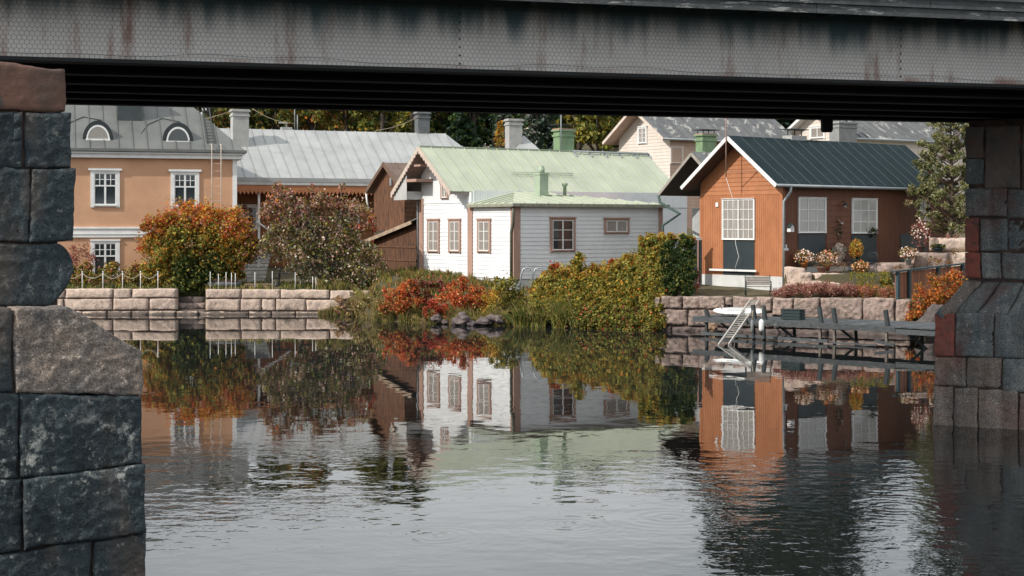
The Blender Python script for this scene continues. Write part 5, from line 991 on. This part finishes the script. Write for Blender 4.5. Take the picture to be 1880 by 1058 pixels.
# shoreline shrubs in the middle
FR_ = .16; DK = 1.15
red_ = dict(red=3, orange=3, dred=.7, coral=1.2, olive=1.0); rg = dict(dred=2, dgreen=2, mauve=1, red=1, green=1); yg = dict(ygreen=3, yel=1.5, green=2, olive=2)
for (nm, lab, base, bl, D_) in (
    ('red_shrub', 'bright orange-red shrub nearest the dark shed', 735, [(713, 540, 14, red_), (738, 532, 17, red_), (752, 545, 20, red_), (728, 555, 22, dict(red_, olive=2)), (745, 562, 22, red_), (712, 560, 16, dict(red_, straw=2)), (758, 525, 14, red_)], 73.0),
    ('red_shrub', 'dark red and green shrub under the left corner of the white house', 780, [(768, 528, 20, rg), (792, 518, 18, rg), (805, 535, 20, rg), (780, 548, 20, dict(rg, red=3))], 73.2),
    ('red_shrub', 'large scarlet shrub under the middle of the white house wall', 855, [(828, 530, 15, red_), (850, 522, 17, red_), (874, 532, 15, red_), (845, 545, 26, red_), (872, 548, 20, red_), (822, 548, 18, red_), (890, 540, 16, red_), (835, 560, 20, dict(red_, straw=1)), (862, 565, 20, dict(red_, straw=1.5, ygreen=1)), (885, 560, 16, dict(red_, yel=2))], 72.6),
    ('red_shrub', 'low red shrub just above the shore rocks', 805, [(798, 562, 18, dict(red=4, dred=2)), (815, 568, 16, dict(red=3, dred=2, olive=1)), (785, 572, 12, dict(red=2, dred=2, olive=1))], 71.6),
    ('shrub', 'yellow-green shrub left of the handrail arches', 930, [(908, 525, 18, yg), (935, 528, 24, yg), (928, 550, 22, yg), (948, 548, 18, dict(yg, dgreen=2)), (955, 565, 16, dict(yg, dred=1))], 72.4),
    ('shrub', 'golden feathery shrub between the scarlet shrub and the handrails', 903, [(900, 545, 17, dict(yel=4, orange=1)), (907, 562, 16, dict(yel=3, ygreen=2)), (890, 568, 12, dict(yel=2, ygreen=2, orange=1))], 71.6),
    ('shrub', 'mauve and straw weeds over the right end of the left quay wall', 640, [(625, 560, 16, dict(mauve=2, straw=2, olive=1)), (650, 552, 18, dict(straw=2, olive=2, mauve=1)), (675, 558, 18, dict(straw=2, olive=2, brown=1)), (640, 572, 12, dict(straw=3, olive=1)), (665, 575, 12, dict(straw=2, ygreen=1))], 77.4),
    ('shrub', 'mixed olive and rusty weeds below the dark shed', 690, [(670, 560, 16, dict(olive=2, straw=2, brown=1)), (695, 565, 18, dict(olive=2, orange=1, straw=1)), (760, 575, 14, dict(olive=2, ygreen=2, straw=1))], 73.4)):
    shrub(nm, lab, 'shrub', base, bl, D_, 2300, .095, .42, tr=.02)
FR_ = .2; DK = 1.5
# ivy hedge: follows the top of the bank and pours down to the water
ivy = dict(ygreen=4, olive=2.5, yel=1.6, green=1.2, orange=.35, red=.12); ivyt = dict(yel=2.6, orange=1.0, ygreen=3, red=.25, olive=1); ivd = dict(olive=2.5, green=1.5, ygreen=2.5, dred=.5, red=.25, brown=.6)
bl = []
for px in range(985, 1200, 14):
    yt = interp(px, [980, 1010, 1040, 1090, 1130, 1170, 1185, 1200], [535, 500, 495, 498, 486, 470, 440, 440]); yb = interp(px, [980, 1020, 1050, 1200], [575, 590, 604, 606])
    y = yt
    while y < yb:
        f = (y - yt) / (yb - yt); bl.append((px + random.uniform(-5, 5), y, 13.5, ivyt if f < .12 else (ivy if f < .7 else ivd), shoreD(px) - 68.3 - .35 + 2.2 * (1 - f) ** .8)); y += 11
for px in range(1186, 1272, 13):
    y = 440
    while y < (530 if px > 1215 else 605): bl.append((px + random.uniform(-5, 5), y + random.uniform(-5, 5), random.uniform(10, 16) if y > 445 else random.uniform(8, 13), ivyt if y < 446 else (dict(dgreen=3, olive=1, green=1.5) if px > 1222 else ivy), shoreD(px) - 68.3 - .3 + 2.0 * (1 - (y - 430) / 180))); y += 11
bl += [(1063, 477, 13, ivy, 1.8), (1058, 488, 12, ivy, 1.7), (1018, 488, 10, dict(red=2, orange=2, olive=1), 1.8), (1125, 482, 10, dict(red=3, orange=1), 1.5)]
shrub('ivy_hedge', 'thick yellow-green creeper hedge pouring down the bank to the water', 'hedge', 1130, bl, 68.3, 3900, .115, .42, trunk=False, dz=.6)
FR_ = .3; DK = 1.7
# right side shrubs
shrub('shrub', 'dark maroon shrub between hedge and cottage foundation', 'shrub', 1250, [(1240, 505, 14, dict(dred=3, mauve=1, brown=1)), (1258, 520, 16, dict(dred=3, mauve=2, orange=1)), (1235, 528, 14, dict(yel=2, orange=1, ygreen=1)), (1272, 528, 14, dict(mauve=3, orange=1)), (1278, 505, 10, dict(mauve=2, dred=1, olive=1))], 69.5, 1800, .09, .42, tr=.02)
heath = dict(mauve=3, pink=2.5, brown=1, dred=1)
for i, (a, c, lab, pal) in enumerate(((1432, 1500, 'pink heather mat along the river wall, nearest the cottage corner', heath), (1505, 1570, 'pink heather mat along the river wall under the flower pots', heath), (1575, 1636, 'rusty heather mat beside the brown board fence', dict(heath, orange=2.5, olive=1)))):
    shrub('heather', lab, 'shrub', (a + c) / 2, [(x, interp(x, [1430, 1460, 1520, 1560, 1640], [538, 532, 530, 536, 540]) + random.uniform(-3, 3), 11, pal, random.uniform(-.3, .6)) for x in range(a, c, 8)], 66.4, 6500, .085, .8, trunk=False, asp=.3, part='twigs')
shrub('shrub', 'small yellow-green plant at the left end of the brown fence', 'shrub', 1622, [(1618, 522, 11, yg), (1630, 518, 9, dict(yg, orange=1))], 67.6, 2200, .08, .4, tr=.015)
gcp = dict(pink=1, mauve=2, olive=2, green=2, ygreen=1, dred=1)
shrub('ground_plants', 'low trailing plants over the terrace stones nearest the cottage corner', 'plant', 1480, [(1462, 530, 8, gcp), (1478, 518, 7, gcp), (1496, 526, 9, dict(gcp, pink=3)), (1512, 516, 6, gcp), (1520, 530, 9, gcp), (1540, 520, 6, gcp)], 68.6, 2600, .07, .5, trunk=False, asp=.4)
shrub('ground_plants', 'mixed green and rusty plants on the terrace between the flower pots and the fence', 'plant', 1590, [(1556, 522, 7, gcp), (1575, 528, 8, dict(gcp, orange=2)), (1592, 520, 8, dict(gcp, ygreen=3)), (1606, 528, 8, gcp), (1624, 508, 9, dict(gcp, yel=2)), (1602, 510, 6, dict(ygreen=3, yel=1))], 68.2, 2600, .07, .5, trunk=False, asp=.4)
shrub('ground_plants', 'rusty plants around the pale stone blocks under the pine', 'plant', 1735, [(1722, 478, 9, dict(gcp, orange=2, yel=1)), (1742, 482, 10, dict(gcp, orange=2)), (1706, 476, 8, gcp), (1650, 492, 8, gcp), (1752, 462, 8, gcp), (1755, 436, 7, dict(pink=2, mauve=1, green=1)), (1740, 434, 6, dict(pink=2, mauve=1))], 70.6, 2600, .07, .5, trunk=False, asp=.4)
orr = dict(orange=4, coral=1, brown=1.5, red=.8, olive=1.2, yel=.8)
shrub('orange_shrub', 'rusty orange shrub spilling over the wall in front of the brown fence', 'shrub', 1715, [(1745, 520, 22, orr), (1720, 535, 24, orr), (1700, 555, 22, orr), (1735, 555, 28, orr), (1680, 570, 18, orr), (1765, 545, 26, orr), (1690, 540, 18, orr), (1755, 512, 18, orr), (1715, 512, 14, orr), (1750, 570, 26, orr), (1720, 570, 24, orr), (1705, 575, 16, dict(orr, dk=2)), (1740, 580, 20, dict(orr, dgreen=3)), (1668, 582, 10, orr)], 63.8, 2400, .085, .36, tr=.03)
p = at(1720, 588, 62.6)
def rock(name, label, px, py, D, r, mt=rockm, sq=.6, seed=0, cat='rock', group=None):
    p = at(px, py, D); n = 10; vs = []
    for i in range(n + 1):
        for k in range(12):
            a, e = 2 * math.pi * k / 12, math.pi * i / n; v = Vector((math.sin(e) * math.cos(a), math.sin(e) * math.sin(a), math.cos(e) * sq)); v *= r * (1 + .55 * noise.noise(v * 1.5 + Vector((seed, 0, 0))) + .25 * noise.noise(v * 4 + Vector((seed, 3, 0)))); vs.append(v)
    o = MB().add(vs, [(i*12+k, (i+1)*12+k, (i+1)*12+(k+1) % 12, i*12+(k+1) % 12) for i in range(n) for k in range(12)], False).build(name, mt, None, p); return tag(o, label, cat, group)
for i, (px, py, r, sq, lab) in enumerate(((848, 589, .40, .95, 'pointed grey rock at the waterline, largest of the shore rocks'), (803, 585, .26, .8, 'leftmost shore rock under the low red shrub'), (818, 590, .20, .6, 'small shore rock between the leftmost and the pointed one'), (865, 594, .30, .45, 'flat shore rock right of the pointed one'), (890, 590, .36, .55, 'dark jagged rock among the grass right of the flat one'), (912, 586, .40, .5, 'rightmost rusty shore rock before the tall grass'))):
    o = rock('rock', lab, px, py, shoreD(px) - .55 + .2 * (i % 3), r, rockm, sq, i * 5.7); o.rotation_euler = (random.uniform(-.4, .4), random.uniform(-.5, .5), random.uniform(0, 3))
rock('boulder', 'dark rounded boulder under the orange shrub by the pier', 1725, 590, 62.8, .9, M('shadowed_boulder', (.10, .08, .075), (.06, .05, .045), 3, bump=.03), .7, 9.0)
rock('boulder', 'round ochre boulder at the foot of the wall under the jetty end', 1306, 601, 65.9, .22, M('ochre_boulder', (.34, .22, .14), (.24, .16, .10), 3), .9, 2.0)
# shore grass
def grass(name, label, pxr, n, hrange, pal, doff=(-.3, 1.4), kind='stuff', bw=.03):
    px = RNG.uniform(pxr[0], pxr[1], n); d = RNG.uniform(doff[0], doff[1], n); tuft = np.array([noise.noise(Vector((q * .06, w_ * .9, 5))) for q, w_ in zip(px, d)])
    keep = tuft > -.18; px, d, tuft = px[keep], d[keep], tuft[keep]; n = len(px)
    D = np.array([shoreD(q) for q in px]) + d; x = (px - CX) / FPX * D; z = np.array([max(-.05, gz_pd(q, w_)) for q, w_ in zip(px, d)])
    h = RNG.uniform(hrange[0], hrange[1], n) * (1 + tuft * 1.2); dx = RNG.normal(0, .35, n) * h; dy = RNG.normal(0, .25, n) * h - .1 * h
    B = np.stack([x, D, z], 1); Mv = B + np.stack([dx * .35, dy * .35, h * .62], 1); T = B + np.stack([dx, dy, h * RNG.uniform(.6, 1.05, n)], 1); wv = np.stack([np.full(n, bw / 2), np.zeros(n), np.zeros(n)], 1)
    V = np.stack([B - wv, B + wv, Mv + wv * .8, T, Mv - wv * .8], 1).reshape(-1, 3).astype(np.float32)
    me = bpy.data.meshes.new(name); me.vertices.add(5 * n); me.vertices.foreach_set('co', V.ravel()); me.loops.add(5 * n); me.loops.foreach_set('vertex_index', np.arange(5 * n, dtype=np.int32)); me.polygons.add(n); me.polygons.foreach_set('loop_start', np.arange(0, 5 * n, 5, dtype=np.int32)); me.update(calc_edges=True)
    ca = me.color_attributes.new('Col', 'FLOAT_COLOR', 'POINT'); cc = np.ones((5 * n, 4), np.float32); cc[:, :3] = np.repeat(pick(pal, n), 5, 0); ca.data.foreach_set('color', cc.ravel()); me.materials.append(leafM)
    o = bpy.data.objects.new(name, me); C.objects.link(o); return tag(o, label, 'grass', kind=kind)
gp = dict(straw=3, olive=2.5, ygreen=2, green=1.5, brown=1)
grass('shore_grass', 'long yellow-green shore grass hanging to the water below the shrubs', (585, 985), 14000, (.22, .52), gp, (-.18, 1.3))
grass('shore_grass', 'tall green reeds at the foot of the creeper hedge', (945, 1055), 4500, (.45, .95), dict(green=3, ygreen=2, olive=2, straw=1), (-.4, .8))
grass('bank_grass', 'rough grass on the bank behind the shore shrubs', (600, 1190), 26000, (.14, .36), dict(olive=2, green=2, straw=1, dred=.7, yel=.5), (1.0, 11))
grass('garden_grass', 'short green grass on the garden terrace', (1560, 1640), 4000, (.06, .16), dict(ygreen=3, green=2, yel=1), (1.6, 3.4))
grass('quay_grass', 'grass and weeds on top of the left quay', (-100, 640), 9000, (.08, .25), dict(green=2, ygreen=2, dgreen=2, straw=1), (.5, 5))

# potted plants and garden things by the cottage
def potted(label, px, py, D, rf, pal, fl, potm=terra, ph=.32, pr=.17, fr=.05, nf=70, nl=500, asp=.6, name='potted_plant', cat='potted plant', stick=None, squash=.8):
    p = at(px, py, D); t = thing(name, label, cat, p); 
    if potm: MB().lathe([(pr * .7, 0), (pr, ph * .85), (pr * 1.12, ph * .86), (pr * 1.12, ph), (pr * .9, ph), (pr * .85, ph * .9)], 14).build('pot', potm, t)
    v = RNG.normal(size=(nl, 3)); v /= np.linalg.norm(v, axis=1, keepdims=True); v *= RNG.uniform(.2, 1.15, (nl, 1)) ** .5 * rf; v[:, 2] *= squash; v[:, 0] *= 1.15; c = np.array([0, 0, (ph if potm else 0) + rf * squash * .8])
    leafmesh('foliage', v + c, pick(pal, nl), .09, leafM, t, asp)
    if nf:
        m = MB(); v = RNG.normal(size=(nf, 3)); v /= np.linalg.norm(v, axis=1, keepdims=True); v[:, 2] *= squash; v = v * rf * RNG.uniform(.5, 1.18, (nf, 1)) * np.array([1.12, 1, .9]) + c
        for q in v:
            if q[2] < c[2] - rf * .5: continue
            r_ = fr * random.uniform(.7, 1.2); vs = [(q[0]+r_, q[1], q[2]), (q[0]-r_, q[1], q[2]), (q[0], q[1]+r_, q[2]), (q[0], q[1]-r_, q[2]), (q[0], q[1], q[2]+r_), (q[0], q[1], q[2]-r_)]
            m.add(vs, [(0,2,4),(2,1,4),(1,3,4),(3,0,4),(2,0,5),(1,2,5),(3,1,5),(0,3,5)], True)
        tag(m.build('flowers', fl, t), kind='stuff')
    return t
wf = M('white_pink_petals', (.80, .68, .62), (.66, .48, .40), 12); pf_ = M('peach_petals', (.70, .42, .24), (.62, .33, .17), 12); leafp = dict(olive=2, green=1.5, orange=1.5, brown=1.2, coral=1)
zt1 = 2.55
potted('white flowering plant in an orange pot, leftmost on the terrace edge', 1476, 496, 69.6, .42, leafp, wf, nf=110)
potted('white flowering plant in a terracotta pot behind the spiky grass', 1518, 498, 69.8, .44, leafp, wf, nf=110)
potted('spiky long-leaved plant in a rounded brown pot on the terrace edge', 1508, 504, 69.0, .38, dict(olive=2, straw=2, brown=2, dred=1), wf, M('brown_clay', (.15, .075, .055)), .34, .2, nf=0, nl=420, asp=.1, squash=.7)
potted('dry brown trailing grass plant right of the spiky plant', 1538, 500, 69.4, .40, dict(brown=2, pink=2, straw=2, mauve=1), wf, None, nf=0, nl=600, asp=.08, squash=.7)
potted('peach flowering plant in a bright terracotta pot on the grass edge', 1580, 512, 69.0, .34, leafp, pf_, nf=80)
potted('golden conifer in a pot on the iron table', 1572, 476, 71.0, .28, dict(yel=3, orange=2, ygreen=2), wf, dark, .12, .14, nf=0, nl=700, squash=1.6)
potted('white flowering plant in a pale bucket by the stone blocks', 1668, 487, 70.8, .38, leafp, wf, M('pale_bucket', (.4, .42, .42)), .3, .15, nf=100)
potted('tall pink flowering shrub in a dark pot in front of the pine tree', 1690, 464, 72.0, .42, dict(dred=2, green=1, mauve=2, brown=1), wf, M('dark_clay_pot', (.10, .07, .06)), .32, .2, nf=90, squash=1.7)
potted('small blue-green plant bowl on the stone block under the pine', 1722, 462, 71.5, .30, dict(blueg=3, yel=1, green=1), wf, M('blue_bowl', (.03, .06, .09)), .14, .25, nf=0, squash=.4)
potted('window box of pink flowers under the left garden window', 1489, 436, 71.2, .30, dict(green=1, brown=1, olive=1), wf, dark, .12, .28, nf=50, squash=.5, name='flower_box', cat='flower box')
potted('window box of dark green trailing plants under the right garden window', 1592, 437, 73.6, .42, dict(dgreen=3, green=2), wf, dark, .12, .3, nf=8, squash=.6, name='flower_box', cat='flower box')
potted('dark climbing plant with white blossoms between the two garden windows', 1532, 440, 72.0, .36, dict(dgreen=3, blueg=1, white=.4), wf, None, nf=12, squash=1.8, name='climbing_plant', cat='plant')
potted('cascade of white flowers on an iron stand between the garden windows', 1541, 478, 71.4, .22, dict(white=3, cream=1), wf, None, nf=40, squash=2.0, name='flower_stand', cat='plant')
for px, lab in ((1531, 'small white pot hanging left of the white flower cascade'), (1552, 'small white pot hanging right of the white flower cascade')):
    p = at(px, 462, 71.2); t = thing('hanging_pot', lab, 'flower pot', p); MB().lathe([(.08, 0), (.12, .2), (.13, .2)], 10).build('pot', white, t); MB().tube([(-.12, 0, .2), (0, 0, .45), (.12, 0, .2)], .01, 4).build('handle', dark, t)
# birdhouse on the wall
p = at(1451, 421, 69.35); t = thing('birdhouse', 'small white birdhouse on the cottage wall beside the downpipe', 'birdhouse', p, ao)
MB().box(-.13, .13, -.12, .08, -.12, .1).add([(-.13, -.12, .1), (.13, -.12, .1), (0, -.12, .24), (-.13, .08, .1), (.13, .08, .1), (0, .08, .24)], [(0, 1, 2), (3, 5, 4)]).build('box', white, t)
MB().bar((-.18, -.02, .06), (0, -.02, .26), .28, .02, (1, 0, 1)).bar((.18, -.02, .06), (0, -.02, .26), .28, .02, (-1, 0, 1)).build('roof', dark, t)
m_ = MB()
for q in (-.06, .06): m_.box(q - .02, q + .02, -.125, -.121, -.04, .0)
m_.box(-.025, .025, -.126, -.121, .06, .11); m_.build('entrance_hole', dark, t)
p = at(1443, 458, 69.3); tag(MB().box(-.1, .1, -.08, .02, -.05, .05).box(-.02, .04, -.04, .0, .05, .22).build('wall_box', galv, None, p), 'small grey box fixed on the wall beside the cottage downpipe', 'box')
# iron garden chair and table
def chair_iron(label, px, D, rz):
    p = at(px, 500, D); t = thing('iron_chair', label, 'chair', (p.x, p.y, gz(p.x, p.y)), rz)
    MB().lathe([(.22, .44), (.23, .45), (.22, .47)], 14).build('seat', dark, t)
    m = MB().tube([(-.2, .18, .45), (-.24, .24, .75), (-.12, .27, .92), (.12, .27, .92), (.24, .24, .75), (.2, .18, .45)], .018, 6)
    for q in (-.12, -.04, .04, .12): m.tube([(q, .2, .46), (q * 1.3, .26, .9)], .010, 5)
    m.build('backrest', dark, t)
    for a, c in ((-1, -1), (1, -1), (-1, 1), (1, 1)): MB().tube([(.17*a, .17*c, .45), (.16*a, .16*c, .2), (.22*a, .22*c, 0)], .016, 6).build('leg', dark, t)
chair_iron('black wrought iron chair on the terrace, right of the terracotta pot', 1600, 70.2, R(-30)); chair_iron('black wrought iron chair on the terrace behind the trailing grass', 1560, 70.6, R(40))
p = at(1573, 500, 71.0); t = thing('iron_table', 'small round black iron table carrying the golden conifer', 'table', (p.x, p.y, gz(p.x, p.y))); MB().lathe([(.28, 0), (.30, .02), (.28, .04)], 16, (0, 0, at(1573, 476, 71).z - gz(p.x, p.y) - .05)).build('table_top', dark, t)
for k in range(3): a = k * 2.1; MB().tube([(.08*math.cos(a), .08*math.sin(a), at(1573, 476, 71).z - gz(p.x, p.y) - .05), (.26*math.cos(a), .26*math.sin(a), 0)], .016, 5).build('leg', dark, t)

# pine tree by the right pier
def pine(label, base, D, blobs, dens=1500, size=.20, pal=None):
    bx, by = at(base, 500, D).xy; bz_ = gz(bx, by); t = thing('pine_tree', label, 'tree', (bx, by, bz_)); o = Vector((bx, by, bz_))
    P, col, ctr = blobcloud(blobs, D, dens, size, .9, .30, .7); leafmesh('needles', P, col, size, needleM, t, .26, loc=(bx, by, bz_))
    m = MB(); tipz = max(c.z for c, r in ctr) - bz_; m.tube([(0, 0, -.2), (.1, 0, tipz * .5), (.0, 0, tipz)], [.16, .10, .03], 8); m.build('trunk', bark, t)
    m = MB()
    for c, r in ctr:
        e = c - o; s_ = Vector((.05, 0, max(.4, e.z - .6 * abs(e.x) - .2))); m.tube([s_, (s_ + e) / 2 + Vector((0, 0, -.1)), e], [.035, .022, .01], 5)
    m.build('branch', M('pine_bark', (.16, .085, .06), (.10, .06, .045), 6), t); return t
pp = dict(pine=3, ppale=3.2, green=.8, dgreen=.6, olive=1.6); pbl = []; FR_ = .12; DK = 1.9
for y in range(226, 425, 14):
    lf = interp(y, [226, 262, 300, 340, 380, 405, 420], [1722, 1702, 1700, 1684, 1680, 1700, 1712]) + random.uniform(-6, 14); x = lf
    while x < 1800: pbl.append((x, y + random.uniform(-6, 6) - (x - lf) * .05, random.uniform(7, 12), pp, random.uniform(-1.2, 1.2))); x += random.uniform(11, 18)
pbl += [(1692, 262, 9, pp), (1684, 300, 9, pp), (1698, 305, 8, pp), (1672, 352, 8, dict(pp, mauve=2)), (1668, 372, 8, dict(pp, mauve=2)), (1690, 395, 9, pp), (1712, 228, 10, pp)]
pine('bushy pale green pine tree between the cottage and the right pier', 1745, 74.0, pbl, 5200, .15)
FR_ = .3; DK = 1.7

# far trees on the hill
def bigtree(name, label, px, D, top, base, w, pal, kind='broad', dens=420, size=.36, n=None, group='trees on the hill behind the houses'):
    bl = []; h = base - top
    if kind == 'broad':
        for k in range(n or 46):
            f = random.random(); hw = w * math.sin(math.pi * (.20 + .74 * f)) ** .6; bl.append((px + random.uniform(-1, 1) * hw, base - 30 - (h - 30) * f, random.uniform(.20, .34) * w, pal, random.uniform(-1, 1) * w / FPX * D * .8))
    else:
        for k in range(n or 34):
            f = k / (n or 34); hw = w * (1 - f) ** .85; r_ = max(3, w * .26 * (1.1 - f))
            for s_ in range(3): bl.append((px + random.uniform(-1, 1) * hw, base - h * f + abs(random.gauss(0, 2)), r_, pal, random.uniform(-1, 1) * hw / FPX * D))
    bx, by = at(px, 300, D).xy; bz_ = gz(bx, by); t = thing(name, label, 'tree', (bx, by, bz_), 0, group)
    P, col, ctr = blobcloud(bl, D, dens, size, 1, .45, .8 if kind == 'broad' else .35); P[:, 2] = np.maximum(P[:, 2], bz_ + .3); leafmesh('crown', P, col, size, leafM, t, .7, loc=(bx, by, bz_))
    zt = max(c.z for c, r in ctr) - bz_; m = MB().tube([(0, 0, -.5), (.1, 0, zt * .5), (0, 0, zt * .93)], [.32, .2, .04], 6)
    for c, r in random.sample(ctr, min(9, len(ctr))): e = c - Vector((bx, by, bz_)); m.tube([(0, 0, e.z * .6), e], [.12, .03], 5)
    m.build('trunk', bark, t); return t
gr1 = dict(green=3, dgreen=2.5, olive=2, yel=.5); gr2 = dict(green=2.6, olive=3, yel=.7, orange=.6, brown=1.2, ygreen=1); gr3 = dict(olive=3, yel=.8, ygreen=2, green=2); gdk = dict(dgreen=2, blueg=2, green=2.2); spr = dict(blueg=2.5, dgreen=2, greyg=2.2, white=.25)
hill = [(385, 'autumn tree with rusty crown behind the ochre house roof', 138, 95, 300, 50, gr2), (440, 'dark green tree behind the leftmost grey chimney', 150, 85, 300, 45, dict(gr1, orange=.6)), (505, 'dark olive tree left of the thin antenna mast', 146, 100, 300, 38, dict(gr1, brown=1)),
        (570, 'rust-topped tree right of the thin antenna mast', 142, 128, 300, 48, dict(gr2, orange=1.4)), (635, 'yellowing green tree above the middle of the grey roof', 148, 150, 300, 44, gr2), (700, 'mottled olive tree left of the dark chimney', 140, 110, 300, 46, gr3), (755, 'green tree directly behind the dark chimney', 150, 90, 300, 46, gr1),
        (815, 'broad green tree right of the dark chimney', 144, 145, 300, 46, dict(gr1, dgreen=3)), (868, 'dense dark green tree left of the silvery spruce', 142, 150, 300, 46, gdk), (1062, 'golden-green tree right of the green chimney', 134, 150, 300, 36, gr3), (1098, 'large golden-olive tree left of the cream gable', 130, 145, 300, 40, gr3), (1028, 'dark tree behind the green chimney', 150, 155, 310, 40, gdk),
        (1140, 'dark green tree behind the cream gable', 156, 150, 300, 40, gr1), (1215, 'green tree hidden behind the cream gable roof', 160, 175, 300, 44, gr1), (1285, 'green tree behind the weathered grey roof', 160, 176, 300, 40, gr1)]
bk = ['back-row dark tree behind the ochre house', 'back-row dark tree past the leftmost grey chimney', 'back-row tree at the foot of the antenna mast', 'back-row tree over the left half of the grey roof', 'back-row tree over the middle of the grey roof', 'back-row tree left of the dark chimney', 'back-row tree right of the dark chimney', 'back-row tree between dark chimney and spruce', 'back-row tree left of the white chimney', 'back-row tree right of the white chimney', 'back-row tree at the green chimney', 'back-row tree left of the cream gable', 'back-row tree over the cream gable']
hill += [(px, bk[i], 166, 165 + 8 * (i % 3), 300, 46, dict(gdk, olive=1)) for i, px in enumerate(range(400, 1180, 62))]
for px, lab, D_, top, base, w_, pal in hill: bigtree('broadleaf_tree', lab, px, D_, top, base, w_, pal)
bigtree('spruce_tree', 'silvery blue spruce behind the white chimney', 985, 133, 148, 300, 36, spr, 'spruce', 700, .34); bigtree('spruce_tree', 'silvery spruce just left of the white chimney', 925, 138, 160, 300, 26, dict(spr, greyg=3), 'spruce', 700, .34)
bigtree('small_conifer', 'small golden conifer beside the white chimney on the grey roof', 918, 118, 222, 265, 11, dict(yel=2, orange=1.5, olive=1), 'spruce', 500, .25, 14)
for px, lab, D_, top, w_ in ((1345, 'tall dark tree on the hill behind the antenna mast', 142, -60, 56), (1405, 'tall dark tree on the hill left of the small gable', 146, -130, 60), (1470, 'tall dark tree on the hill behind the small cream gable', 140, -110, 60), (1540, 'tall dark tree on the hill behind the two-tone chimney', 144, -150, 58), (1600, 'tall dark tree on the hill behind the dormer', 150, 40, 40), (1740, 'tall dark tree on the hill behind the pine', 140, -160, 60), (1850, 'tall dark tree on the hill past the right pier', 140, -120, 60)):
    bigtree('broadleaf_tree', lab, px, D_, top, 260, w_, dict(gdk, green=2), 'broad', 420, .5, 90)
